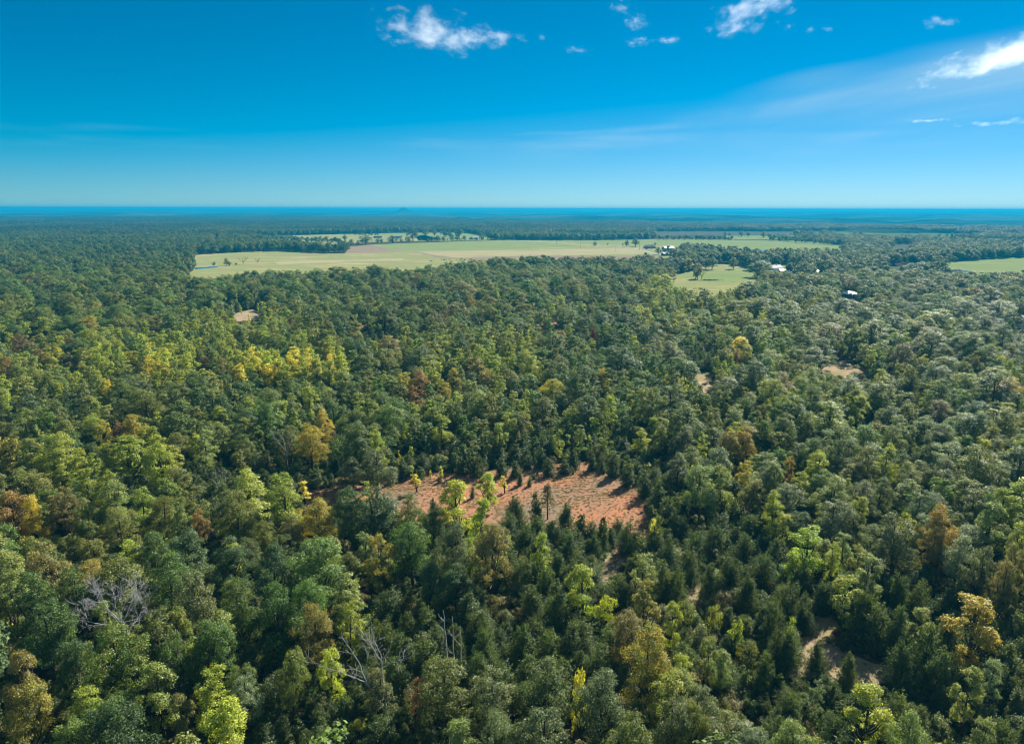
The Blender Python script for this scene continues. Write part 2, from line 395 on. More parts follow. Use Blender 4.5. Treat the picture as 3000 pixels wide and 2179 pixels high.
TREE = {}       # kind -> list of (crown, trunk, nominal height, nominal radius)
def build_protos():
    lf, bk = M['leaf'], M['bark']
    TREE['oak'] = []
    for i in range(14):
        H, R = 12.5, 4.3
        TREE['oak'].append((*broadleaf('oak', 100 + i, H, R, .13 + .03 * (i % 3), ('dome', 'round', 'tall', 'round', 'dome')[i % 5], 100, .90, 14500, .225, (lf, bk)), H, R))
    TREE['poplar'] = []
    for i in range(8):
        H, R = 13.0, 3.2
        TREE['poplar'].append((*broadleaf('poplar', 200 + i, H, R, .12, ('ovate', 'ovate', 'tall')[i % 3], 76, .72, 9000, .245, (lf, bk)), H, R))
    TREE['sapling'] = []
    for i in range(4):
        H, R = 5.0, 1.15
        TREE['sapling'].append((*broadleaf('sapling', 300 + i, H, R, .16, 'ovate', 30, .42, 950, .22, (lf, bk), 9), H, R))
    TREE['cedar'] = []
    for i in range(10):
        H, R = 6.0, 1.9
        TREE['cedar'].append((*cedar('cedar', 400 + i, H, R, 240, 40, .20, (M['needle'], bk), .42 + .08 * (i % 5)), H, R))
    TREE['pine'] = [(*pine('pine', 500, 8.0, 1.7, 46, 60, .22, (M['needle'], bk)), 8.0, 1.7)]
    TREE['bush'] = []
    for i in range(5):
        H, R = 3.4, 1.9
        TREE['bush'].append((*broadleaf('bush', 600 + i, H, R, .04, 'round', 34, .60, 2600, .17, (lf, bk), 12), H, R))
    li, ni = M['leaf_i'], M['needle_i']
    lod = []
    def hidden(name, me):
        lod.append(bpy.data.objects.new(name, me)); return len(lod) - 1
    LOD = {'oak': [], 'poplar': [], 'cedar': [], 'bush': [], 'oakfar': [], 'cedarfar': [], 'grove': []}
    for i in range(10):
        LOD['oak'].append(hidden('a_oak_%02d' % i, broadleaf('oakm', 700 + i, 12.5, 4.3, .1, ('dome', 'round', 'tall', 'round', 'dome')[i % 5], 80, .98, 3800, .46, (li, None))[0]))
    for i in range(6):
        LOD['poplar'].append(hidden('b_poplar_%02d' % i, broadleaf('popm', 720 + i, 13, 3.2, .1, ('ovate', 'ovate', 'tall')[i % 3], 60, .78, 2700, .45, (li, None))[0]))
    for i in range(5):
        LOD['cedar'].append(hidden('c_cedar_%02d' % i, cedar('cedm', 740 + i, 6, 1.75, 150, 20, .33, (ni, None), .42 + .08 * (i % 5))[0]))
    for i in range(4):
        LOD['bush'].append(hidden('d_bush_%02d' % i, broadleaf('busm', 760 + i, 3.4, 1.9, .02, 'round', 30, .62, 1300, .24, (li, None))[0]))
    for i in range(8):
        LOD['oakfar'].append(hidden('e_oakfar_%02d' % i, broadleaf('oakf', 780 + i, 12.5, 4.5, .08, ('dome', 'round', 'tall', 'round')[i % 4], 34, 1.7, 900, 1.0, (li, None))[0]))
    for i in range(3):
        LOD['cedarfar'].append(hidden('f_cedarfar_%02d' % i, cedar('cedf', 800 + i, 6, 1.8, 90, 6, .7, (ni, None))[0]))
    for i in range(6):
        r = np.random.default_rng(900 + i); Ps, Ns, Ls, Tn = [], [], [], []
        for gx in range(4):
            for gy in range(4):
                c = np.array([(gx - 1.5) * 9 + r.normal(0, 1.6), (gy - 1.5) * 9 + r.normal(0, 1.6), 0]); h = r.uniform(9.5, 14.5); m = 130
                d = unit(r.normal(size=(m, 3))); d[:, 2] = np.where(d[:, 2] < -.5, -d[:, 2], d[:, 2])
                rad = r.uniform(4.2, 5.6)
                Ps.append(c + np.array([0, 0, h * .58]) + d * np.array([rad, rad, h * .42]) * (r.uniform(.75, 1.05, m) * (1 + .2 * np.sin(d[:, 0] * 4 + gx) * np.sin(d[:, 1] * 5 + gy)))[:, None])
                Ns.append(unit(d + np.array([0, 0, .5]) + r.normal(size=(m, 3)) * .5)); Ls.append(r.uniform(1.4, 2.6, m)); Tn.append(np.full(m, r.uniform(0, 1)))
        P, Nn, L = np.concatenate(Ps), np.concatenate(Ns), np.concatenate(Ls)
        LOD['grove'].append(hidden('g_grove_%02d' % i, leaf_mesh('grove', P, Nn, r.normal(size=P.shape), L, L * .8, np.concatenate(Tn), li)))
    src = bpy.data.collections.new('woodland_sources')
    for o in lod:
        src.objects.link(o)
    return LOD, src
LOD, SRC = build_protos()

def scatter(name, label, pts, src, kind='stuff'):
    """one object that carries many trees or tufts: pts = dict of arrays x y z rot sx sz idx tint(4)"""
    n = len(pts['x'])
    me = bpy.data.meshes.new(name)
    me.vertices.add(n); me.vertices.foreach_set('co', np.stack([pts['x'], pts['y'], pts['z']], 1).astype(np.float32).ravel())
    a = me.attributes.new('rot', 'FLOAT_VECTOR', 'POINT'); z = np.zeros(n)
    a.data.foreach_set('vector', np.stack([pts.get('rx', z), pts.get('ry', z), pts['rot']], 1).astype(np.float32).ravel())
    a = me.attributes.new('scl', 'FLOAT_VECTOR', 'POINT'); a.data.foreach_set('vector', np.stack([pts['sx'], pts['sx'], pts['sz']], 1).astype(np.float32).ravel())
    a = me.attributes.new('idx', 'INT', 'POINT'); a.data.foreach_set('value', pts['idx'].astype(np.int32))
    a = me.attributes.new('tint', 'FLOAT_COLOR', 'POINT'); a.data.foreach_set('color', pts['tint'].astype(np.float32).ravel())
    o = link(name, me); o['kind'] = kind; o['label'] = label
    ng = bpy.data.node_groups.new(name, 'GeometryNodeTree')
    ng.interface.new_socket('Geometry', in_out='INPUT', socket_type='NodeSocketGeometry')
    ng.interface.new_socket('Geometry', in_out='OUTPUT', socket_type='NodeSocketGeometry')
    gi, go = N(ng, 'NodeGroupInput'), N(ng, 'NodeGroupOutput')
    ci = N(ng, 'GeometryNodeCollectionInfo'); ci.inputs['Collection'].default_value = src
    ci.inputs['Separate Children'].default_value = True; ci.inputs['Reset Children'].default_value = True
    ip = N(ng, 'GeometryNodeInstanceOnPoints'); ip.inputs['Pick Instance'].default_value = True
    def named(nm, ty):
        q = N(ng, 'GeometryNodeInputNamedAttribute', data_type=ty); q.inputs[0].default_value = nm
        return q.outputs[0]
    e2r = N(ng, 'FunctionNodeEulerToRotation')
    ng.links.new(gi.outputs[0], ip.inputs['Points']); ng.links.new(ci.outputs[0], ip.inputs['Instance'])
    ng.links.new(named('idx', 'INT'), ip.inputs['Instance Index'])
    ng.links.new(named('rot', 'FLOAT_VECTOR'), e2r.inputs[0]); ng.links.new(e2r.outputs[0], ip.inputs['Rotation'])
    ng.links.new(named('scl', 'FLOAT_VECTOR'), ip.inputs['Scale']); ng.links.new(ip.outputs[0], go.inputs[0])
    md = o.modifiers.new('scatter', 'NODES'); md.node_group = ng
    return o
# ---------------------------------------------------------------- ground, hills, fields
def edge_of_plateau(az):
    """distance at which the wooded plateau breaks off, by bearing"""
    a = np.degrees(az)
    base = 5200 - 2100 * smooth(-9, -2, a) - 250 * smooth(8, 22, a)
    return base + 700 * (fbm(a * .22 + 9, a * 0 + 3.3, 5, 3) - .5)
def terr(x, y):
    d = np.hypot(x, y); az = np.arctan2(x, y); a = np.degrees(az)
    e = edge_of_plateau(az)
    z = -34 * smooth(e, e + 900, d)
    def ridge(d0, w, h, s, f):
        c = d0 * (1 + .16 * (fbm(a * f, a * 0 + s, s, 3) - .5))
        return h * (.50 + .95 * (fbm(a * f * 2.2, a * 0 + s * 3, s + 5, 4) - .2)) * np.exp(-((d - c) / w) ** 2)
    far = smooth(e + 500, e + 1300, d)
    z = z + far * (ridge(4700, 420, 44, 7, .16) + ridge(6000, 520, 42, 11, .13) + ridge(7900, 700, 48, 23, .11) + ridge(10600, 900, 56, 29, .09) + ridge(14300, 1300, 74, 37, .08))
    z = z + (50 + 46 * (fbm(a * .33, a * 0 + 1, 51, 5) - .5)) * smooth(15800, 19000, d)
    z = np.minimum(z, 62.0)
    knob = np.exp(-((a + 8.7) / .62) ** 2 - ((d - 9300) / 500) ** 2)
    return np.maximum(z, z * (1 - knob) + 71 * knob)
def polar(name, az0, az1, na, rings, zfun, mat):
    A = np.linspace(math.radians(az0), math.radians(az1), na); D = np.array(rings)
    aa, dd = np.meshgrid(A, D); x, y = dd * np.sin(aa), dd * np.cos(aa); z = zfun(x, y)
    V = np.stack([x, y, z], -1).reshape(-1, 3); nr = len(D)
    i = np.arange(nr - 1)[:, None] * na + np.arange(na - 1)[None]; i = i.ravel()
    F = np.stack([i, i + 1, i + na + 1, i + na], 1)[:, ::-1]
    return link(name, raw_mesh(name, V, F, mat, True))
g = polar('ground', -180, 180, 361, [0.5, 30, 60, 120, 240, 480, 900, 1500, 2200, 2800, 3400, 4200, 5200, 6200, 7500, 9000, 11000, 13000, 15000, 17000, 19000, 21000], terr, M['floor'])
tag(g, 'dark leaf-littered ground under the woods', kind='structure')
M['far_canopy'] = noise_mat('far_canopy', (0.002, 0.006, 0.004), (0.022, 0.036, 0.016), 0.010, c3=(0.060, 0.072, 0.032), scale3=.0016, bump=6.0, lo=.3, hi=.7)  # canopy self-shade painted in: colour darker than the treetops themselves
def canopy_z(x, y):
    d = np.hypot(x, y); z = terr(x, y)
    lift = 9 * smooth(-60, 250, d - edge_of_plateau(np.arctan2(x, y)) + 500)
    return np.minimum(78.0, z + lift - 1.0 + 5.0 * (fbm(x * .05, y * .05, 71, 3) - .5) + (3 + 9 * smooth(4000, 9000, d)) * (fbm(x * .004, y * .004, 72, 3) - .5))
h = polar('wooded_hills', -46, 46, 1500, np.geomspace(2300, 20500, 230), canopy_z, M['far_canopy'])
tag(h, 'blue wooded hills rolling away to the horizon', kind='structure')

def ragged(poly, amp=1.0, step=6.0, seed=1):
    """subdivide a ground outline and roughen it"""
    out = []; n = len(poly)
    for i in range(n):
        a, b = np.array(poly[i]), np.array(poly[(i + 1) % n]); L = np.linalg.norm(b - a); k = max(1, int(L / step))
        nrm = np.array([-(b - a)[1], (b - a)[0]]) / max(L, 1e-6)
        for j in range(k):
            p = a + (b - a) * j / k
            q = p + nrm * amp * (float(fbm(p[0] * .25 / max(amp, .4), p[1] * .25 / max(amp, .4), seed, 3)) - .5) * 2
            out.append((float(q[0]), float(q[1])))
    return out
SHEETS = []      # world outlines kept free of forest
VIS = []         # the same openings as the camera sees them: no crown may stand in front
def sheet(name, poly_w, z, mat, label, keep=True, vis=None):
    me = raw_mesh(name, [(x, y, z) for x, y in poly_w], [tuple(range(len(poly_w)))], mat)
    if me.polygons[0].normal.z < 0:
        me.flip_normals()
    o = link(name, me); tag(o, label, kind='structure')
    if keep:
        SHEETS.append(poly_w)
        if vis is None:
            q = proj([a for a, b in poly_w], [b for a, b in poly_w], 0.0); vis = list(zip(q[0].tolist(), q[1].tolist()))
        VIS.append(vis)
    return o
def strip(pts, w):
    """ribbon outline along world points"""
    P = [np.array(p, float) for p in pts]; Lf, Rt = [], []
    for i, p in enumerate(P):
        t = P[min(i + 1, len(P) - 1)] - P[max(i - 1, 0)]; t /= np.linalg.norm(t); nn = np.array([-t[1], t[0]]) * w / 2
        Lf.append(tuple(p + nn)); Rt.append(tuple(p - nn))
    return Lf + Rt[::-1]
gp = lambda L: [G(*p) for p in L]

def field_mat(name, cols, s1=.012, s2=.05, stretch=(1, 3.0, 1)):
    m, t, out = new_mat(name)
    tc = N(t, 'ShaderNodeTexCoord'); mp = N(t, 'ShaderNodeMapping'); mp.inputs['Scale'].default_value = stretch
    t.links.new(tc.outputs['Object'], mp.inputs[0])
    n1 = N(t, 'ShaderNodeTexNoise'); n1.inputs['Scale'].default_value = s1; n1.inputs['Detail'].default_value = 7; n1.inputs['Roughness'].default_value = .6
    n2 = N(t, 'ShaderNodeTexNoise'); n2.inputs['Scale'].default_value = s2; n2.inputs['Detail'].default_value = 9; n2.inputs['Roughness'].default_value = .75
    for q in (n1, n2): t.links.new(mp.outputs[0], q.inputs['Vector'])
    ad = N(t, 'ShaderNodeMath', operation='MULTIPLY_ADD'); ad.inputs[1].default_value = .45
    t.links.new(n2.outputs[0], ad.inputs[0]); sc = N(t, 'ShaderNodeMath', operation='MULTIPLY'); sc.inputs[1].default_value = .62
    t.links.new(n1.outputs[0], sc.inputs[0]); t.links.new(sc.outputs[0], ad.inputs[2])
    rp = N(t, 'ShaderNodeValToRGB'); el = rp.color_ramp.elements
    pos = np.linspace(.40, .66, len(cols))
    while len(el) < len(cols): el.new(.5)
    for e, p, c in zip(el, pos, cols): e.position = p; e.color = (c[0] * 1.0, c[1] * .96, c[2] * 1.02, 1)
    t.links.new(ad.outputs[0], rp.inputs[0])
    b = N(t, 'ShaderNodeBsdfPrincipled'); b.inputs['Roughness'].default_value = .95; b.inputs['Specular IOR Level'].default_value = 0.0
    t.links.new(rp.outputs[0], b.inputs['Base Color']); t.links.new(b.outputs[0], out.inputs[0])
    return m
M['meadow'] = field_mat('meadow_grass', [(0.23, 0.19, 0.10), (0.21, 0.21, 0.085), (0.185, 0.215, 0.075), (0.26, 0.245, 0.105), (0.33, 0.275, 0.135)])
M['pasture'] = field_mat('green_pasture', [(0.145, 0.18, 0.065), (0.17, 0.215, 0.075), (0.205, 0.225, 0.085)])
M['tanfield'] = field_mat('dry_hay', [(0.22, 0.22, 0.10), (0.28, 0.255, 0.125), (0.335, 0.285, 0.15)])
M['far_pasture'] = field_mat('far_pasture', [(0.07, 0.11, 0.045), (0.085, 0.13, 0.05), (0.10, 0.13, 0.055)])
M['far_plough'] = field_mat('far_bare', [(0.07, 0.075, 0.055), (0.08, 0.085, 0.06), (0.075, 0.085, 0.05)])
M['plough'] = field_mat('bare_field', [(0.17, 0.125, 0.085), (0.22, 0.165, 0.11), (0.20, 0.18, 0.10)])
M['gravel'] = noise_mat('gravel_road', (0.26, 0.23, 0.20), (0.36, 0.33, 0.29), .8)
M['water'], _t, _o = new_mat('pond_water')
_b = N(_t, 'ShaderNodeBsdfPrincipled'); _b.inputs['Base Color'].default_value = (0.02, 0.04, 0.045, 1); _b.inputs['Roughness'].default_value = .06
_n = N(_t, 'ShaderNodeTexNoise'); _n.inputs['Scale'].default_value = .8; _bp = N(_t, 'ShaderNodeBump'); _bp.inputs['Distance'].default_value = .03
_tc = N(_t, 'ShaderNodeTexCoord'); _t.links.new(_tc.outputs['Object'], _n.inputs['Vector']); _t.links.new(_n.outputs[0], _bp.inputs['Height']); _t.links.new(_bp.outputs[0], _b.inputs['Normal'])
_t.links.new(_b.outputs[0], _o.inputs[0])

TOPH = 13.5      # canopy height used where tree tops hide the near edge of a field
near = lambda L: [G(px, py, TOPH) for px, py in L]
mm_far = [(563, 747), (650, 742), (730, 738), (800, 736), (870, 738), (950, 742), (1012, 743), (1022, 722), (1100, 716), (1250, 711), (1400, 706), (1480, 703), (1600, 704), (1750, 704), (1900, 701), (2020, 700), (2140, 703), (2240, 704), (2350, 705), (2400, 709), (2455, 716), (2490, 722), (2460, 731), (2330, 733), (2160, 727), (2110, 722), (2060, 718), (2000, 716), (1985, 730), (1960, 742), (1925, 762)]
mm_near = [(1890, 750), (1800, 751), (1700, 752), (1600, 750), (1500, 752), (1440, 757), (1350, 764), (1270, 771), (1200, 782), (1100, 778), (1000, 782), (900, 785), (800, 790), (700, 786), (640, 798), (590, 812)]
mm_end = [(548, 806), (572, 786), (575, 770)]
sheet('meadow', ragged(gp(mm_far) + near(mm_near) + gp(mm_end), 3, 25), .02, M['meadow'], 'wide pale green meadow beyond the near woods', vis=mm_far + mm_near + mm_end)
sheet('hay_strip', ragged(gp([(1180, 743), (1260, 736), (1400, 735), (1550, 733), (1700, 728), (1800, 726), (1870, 731), (1905, 742), (1800, 746), (1650, 748), (1500, 750), (1400, 752), (1330, 754), (1290, 748)]), 5, 14, 4), .035, M['tanfield'], 'strip of pale dry hay across the meadow', False)
sheet('hay_strip', ragged(gp([(800, 766), (900, 763), (1050, 760), (1180, 757), (1180, 762), (1000, 768), (820, 775)]), 5, 14, 5), .035, M['tanfield'], 'thin dry hay band in the west of the meadow', False)
sheet('bare_field', ragged(gp([(1010, 741), (1020, 722), (1092, 717), (1143, 733), (1200, 735), (1120, 739), (1060, 742)]), 2, 14, 6), .035, M['plough'], 'brown bare plot at the back of the meadow', False)
sheet('bare_field', ragged(gp([(1195, 739), (1240, 741), (1290, 750), (1340, 756), (1480, 751), (1700, 749), (1925, 749), (1925, 756), (1750, 756), (1500, 758), (1420, 766), (1360, 760), (1290, 755), (1230, 744)]), 2, 10, 7), .045, M['plough'], 'brown worn track along the meadow edge', False)
sheet('green_pasture', ragged(gp([(1100, 717), (1250, 712), (1400, 707), (1480, 704), (1560, 707), (1660, 716), (1700, 722), (1560, 728), (1420, 733), (1200, 735), (1145, 733)]), 3, 18, 8), .03, M['pasture'], 'smooth green pasture in the middle of the meadow', False)
sheet('green_pasture', ragged(gp([(1600, 705), (1750, 704), (1900, 702), (2140, 703), (2350, 705), (2455, 716), (2485, 722), (2460, 732), (2330, 734), (2150, 731), (2060, 728), (1960, 720), (1800, 716), (1700, 712)]), 3, 18, 9), .028, M['pasture'], 'green pasture behind the white barn', False)
sheet('far_field', ragged(gp([(735, 694), (850, 690), (1000, 686), (1090, 685), (1250, 690), (1290, 700), (1240, 706), (1100, 709), (1020, 714), (960, 716), (860, 706), (780, 704)]), 5, 30, 10), .03, M['meadow'], 'pale far field behind the western tree belt')
sheet('far_field', ragged(gp([(1045, 686), (1150, 683), (1290, 682), (1290, 687), (1180, 690), (1100, 689)]), 4, 30, 11), .05, M['pasture'], 'bright green far field with farm sheds')
sheet('far_field', ragged(gp([(1215, 692), (1300, 682), (1370, 683), (1420, 692), (1455, 701), (1380, 705), (1300, 706), (1225, 704)]), 3, 30, 12), .03, M['pasture'], 'green far field between rows of round trees')
sheet('far_field', ragged(gp([(620, 700), (645, 699), (640, 713), (622, 712)]), 3, 20, 13), .03, M['meadow'], 'scrap of pale field among the western woods')
sheet('far_field', ragged(gp([(1915, 679), (2060, 678), (2260, 679), (2500, 677), (2500, 682), (2300, 686), (2260, 690), (2130, 689), (2060, 688), (1925, 691)]), 4, 30, 14), .03, M['far_plough'], 'grey bare far field behind the green pasture')
sheet('far_field', ragged(gp([(2125, 691), (2260, 690), (2330, 690), (2330, 701), (2255, 702), (2140, 702)]), 3, 30, 15), .04, M['pasture'], 'mown field with scattered round trees')
sheet('far_field', ragged(gp([(2400, 679), (2500, 677), (2660, 679), (2870, 689), (2850, 699), (2640, 697), (2520, 693), (2400, 686)]), 4, 30, 16), .05, M['far_pasture'], 'long far field below the dark eastern wood', vis=[(2440, 679), (2660, 681), (2870, 690), (2850, 697), (2640, 693), (2520, 688), (2440, 684)])
sheet('far_field', ragged(gp([(2612, 715), (2690, 717), (2665, 731), (2635, 734), (2608, 733)]), 2, 20, 17), .03, M['far_plough'], 'small tan field among eastern trees', vis=[(2612, 718), (2680, 720), (2665, 729), (2612, 731)])
sheet('far_field', ragged(gp([(2590, 735), (2664, 737), (2662, 750), (2630, 752), (2598, 740)]), 2, 20, 18), .035, M['far_pasture'], 'small green field below the tan one', vis=[(2600, 737), (2660, 740), (2655, 748), (2610, 743)])
sheet('meadow', ragged(gp([(2730, 783), (2780, 768), (2880, 759), (3080, 751), (3120, 800), (3000, 812), (2900, 812), (2800, 808), (2760, 800)]), 2, 20, 19), .03, M['pasture'], 'green meadow at the eastern edge beside a pond', vis=[(2745, 783), (2780, 770), (2880, 761), (3080, 753), (3100, 794), (2990, 797), (2880, 799), (2790, 799)])
sheet('meadow', ragged(gp([(2585, 782), (2650, 776), (2740, 775), (2735, 800), (2650, 812), (2580, 806)]), 2, 16, 20), .025, M['far_plough'], 'rough meadow in front of the eastern tree belt', vis=[(2590, 782), (2650, 778), (2735, 778), (2730, 790), (2600, 792)])
lw_far = [(1962, 812), (2000, 798), (2040, 792), (2190, 790), (2222, 800), (2215, 822)]; lw_near = [(2215, 824), (2150, 830), (2120, 840), (2040, 840), (2005, 828), (1962, 815)]
sheet('lawn', ragged(gp(lw_far) + near(lw_near), 1.2, 10, 21), .02, M['meadow'], 'rough grass clearing with a lawn in it', vis=lw_far + lw_near)
sheet('lawn', ragged(gp([(1975, 808), (2010, 799), (2042, 793), (2190, 791), (2218, 801), (2200, 822), (2140, 828), (2080, 826), (2040, 816)]), .8, 8, 22), .035, M['pasture'], 'short green lawn beside the white house', False)
VIS += [[(2462, 850), (2510, 850), (2512, 876), (2462, 876)], [(2984, 925), (3012, 925), (3012, 966), (2984, 966)], [(2384, 787), (2416, 787), (2416, 801), (2384, 801)], [(1870, 712), (1990, 712), (1990, 752), (1925, 756), (1870, 735)]]
sheet('farmyard', ragged(gp([(1870, 716), (1990, 716), (2005, 726), (1992, 738), (1975, 752), (1935, 762), (1900, 744), (1880, 730)]), 2, 12, 23), .025, M['meadow'], 'farmyard grass around the barn and sheds')
sheet('farmyard', ragged(gp([(2060, 778), (2110, 774), (2190, 780), (2200, 790), (2040, 793)]), 2, 12, 24), .025, M['meadow'], 'rough yard behind the green lawn')
sheet('farmyard', ragged(gp([(2240, 778), (2300, 778), (2345, 788), (2345, 799), (2290, 802), (2240, 800)]), 1, 8, 25), .025, M['meadow'], 'yard around the white house', vis=[(2262, 770), (2290, 770), (2345, 786), (2345, 794), (2290, 794), (2250, 794)])
sheet('gravel_road', strip([G(*p) for p in [(1480, 703), (1560, 708), (1660, 714), (1740, 718), (1800, 722), (1850, 727), (1890, 735), (1915, 743), (1940, 748)]], 6.0), .06, M['gravel'], 'pale gravel farm road bending past the barn', False)
sheet('gravel_road', strip([G(*p) for p in [(2195, 790), (2180, 784), (2150, 781), (2120, 777)]], 5.0), .065, M['gravel'], 'gravel drive to the white house', False)
sheet('gravel_road', strip([G(*p) for p in [(1808, 722), (1850, 725), (1895, 729)]], 4.5), .07, M['gravel'], 'short drive to the parked cars', False)
def pond(poly, label):
    o = sheet('pond', ragged(gp(poly), .8, 6, 31), .07, M['water'], label); SHEETS.append([(x, y) for x, y in gp(poly)])
pond([(566, 786), (580, 783), (610, 782), (640, 780), (638, 783), (600, 787), (572, 789)], 'small blue pond at the western corner of the meadow')
pond([(2170, 731), (2215, 731), (2262, 733), (2275, 736), (2230, 737), (2180, 735)], 'bright pond behind trees in the green pasture')
pond([(2772, 791), (2800, 790), (2850, 795), (2852, 799), (2800, 799), (2775, 796)], 'bright pond in the eastern meadow')
# bare openings in the woods
clearing_w = gp([(868, 1452), (930, 1432), (1000, 1425), (1090, 1424), (1150, 1405), (1225, 1382), (1310, 1384), (1400, 1388), (1480, 1368), (1560, 1358), (1640, 1360), (1700, 1358), (1725, 1350), (1750, 1368), (1800, 1382), (1850, 1400), (1900, 1432), (1912, 1460), (1880, 1490), (1905, 1520), (1900, 1560), (1880, 1600), (1845, 1580), (1835, 1600), (1800, 1650), (1790, 1640), (1800, 1600), (1740, 1590), (1680, 1575), (1560, 1560), (1400, 1560), (1250, 1545), (1150, 1520), (1000, 1500), (880, 1490)])
sheet('bare_clearing', ragged(clearing_w, 1.6, 2.0, 41), .02, M['soil'], 'clearing of bare reddish soil in the middle of the woods', vis=[(870, 1450), (960, 1427), (1090, 1425), (1150, 1405), (1225, 1382), (1310, 1384), (1400, 1388), (1480, 1368), (1560, 1358), (1700, 1358), (1725, 1350), (1750, 1368), (1850, 1400), (1900, 1432), (1912, 1460), (1880, 1490), (1900, 1520), (1885, 1565), (1850, 1545), (1800, 1545), (1740, 1530), (1690, 1505), (1640, 1488), (1560, 1468), (1440, 1463), (1290, 1472), (1170, 1450), (1160, 1430), (1090, 1450), (950, 1462), (880, 1480)])
sheet('bare_patch', ragged(gp([(2375, 1805), (2430, 1800), (2445, 1830), (2400, 1880), (2480, 1900), (2560, 1935), (2640, 1950), (2610, 1990), (2540, 2010), (2470, 1990), (2400, 1960), (2350, 1985), (2325, 1950), (2350, 1880)]), 1.2, 1.5, 42), .02, M['dryland'], 'dry grassy strip of bare ground between dark cedars')
sheet('bare_patch', ragged(gp([(1790, 1600), (1830, 1590), (1850, 1640), (1800, 1690), (1770, 1720), (1755, 1700), (1770, 1650)]), .8, 1.5, 43), .016, M['dryland'], 'narrow grassy track leaving the red clearing')
sheet('bare_patch', ragged(gp([(2000, 1680), (2050, 1670), (2060, 1720), (2035, 1780), (2000, 1790)]), .8, 1.5, 44), .02, M['dryland'], 'small grassy gap between cedars')
for i, (P, lab) in enumerate([
        ([(2020, 1084), (2092, 1084), (2098, 1108), (2098, 1150), (2060, 1160), (2030, 1110)], 'pale bare patch behind mid green oaks'),
        ([(2375, 1056), (2470, 1052), (2545, 1072), (2560, 1110), (2480, 1110), (2400, 1105)], 'wide pale bare patch in the eastern woods'),
        ([(665, 922), (700, 912), (745, 904), (785, 915), (760, 940), (690, 945)], 'pale bare patch with thin yellow saplings'),
        ([(1000, 962), (1050, 946), (1075, 943), (1070, 975), (1020, 985)], 'reddish bare patch among western oaks'),
        ([(1560, 938), (1600, 934), (1655, 940), (1650, 962), (1570, 962)], 'reddish bare strip below the meadow woods'),
        ([(918, 855), (965, 853), (965, 872), (920, 872)], 'pale bare patch at the meadow wood edge'),
        ([(150, 1193), (185, 1190), (185, 1212), (155, 1215)], 'small red bare patch in western scrub'),
        ([(160, 1252), (205, 1246), (205, 1268), (165, 1270)], 'small dusty bare patch in western scrub'),
        ([(1620, 840), (1645, 838), (1648, 856), (1622, 858)], 'tiny bare patch under the meadow trees'),
        ([(2460, 876), (2520, 872), (2520, 905), (2470, 910)], 'grass yard in front of the white roofed house')]):
    cx, cy_ = sum(a for a, b in P) / len(P), sum(b for a, b in P) / len(P)
    k = .35 if i == 9 else (.85 if i < 3 else .5)
    P = [(cx + (a - cx) * .8, cy_ + (b - cy_) * k) for a, b in P]
    sheet('bare_patch', ragged(gp(P), 1.0, 3, 50 + i), .02, M['meadow'] if i == 9 else (M['dryland'] if i not in (3, 4, 6) else M['soil']), lab)
# ---------------------------------------------------------------- the woods
TINT = {
    'deep': (0.056, 0.090, 0.029), 'green': (0.078, 0.122, 0.036), 'fresh': (0.092, 0.152, 0.039), 'olive': (0.125, 0.146, 0.042),
    'teal': (0.070, 0.112, 0.050), 'grey': (0.115, 0.138, 0.072), 'yg': (0.220, 0.262, 0.044), 'lime': (0.285, 0.335, 0.046),
    'yellow': (0.46, 0.405, 0.060), 'gold': (0.270, 0.236, 0.050), 'orange': (0.225, 0.155, 0.056), 'rust': (0.165, 0.098, 0.050),
    'tan': (0.172, 0.156, 0.070), 'brown': (0.132, 0.122, 0.062), 'silver': (0.155, 0.192, 0.120), 'red': (0.175, 0.052, 0.042),
    'pale': (0.172, 0.212, 0.074), 'cedar': (0.066, 0.092, 0.036), 'cedar2': (0.084, 0.112, 0.040), 'pine': (0.090, 0.092, 0.042)}
TINT = {k: (v[0] * 1.12, v[1] * 1.16, v[2] * .94) for k, v in TINT.items()}
WORD = {'deep': 'dark green', 'green': 'mid green', 'fresh': 'fresh green', 'olive': 'olive green', 'teal': 'bluish green', 'grey': 'greyish green',
        'yg': 'yellow green', 'lime': 'lime yellow', 'yellow': 'yellow', 'gold': 'golden', 'orange': 'orange', 'rust': 'rust red', 'tan': 'tan brown',
        'brown': 'brown', 'silver': 'silvery green', 'red': 'dark red', 'pale': 'pale green', 'cedar': 'blackish green', 'cedar2': 'dark green', 'pine': 'brownish green'}
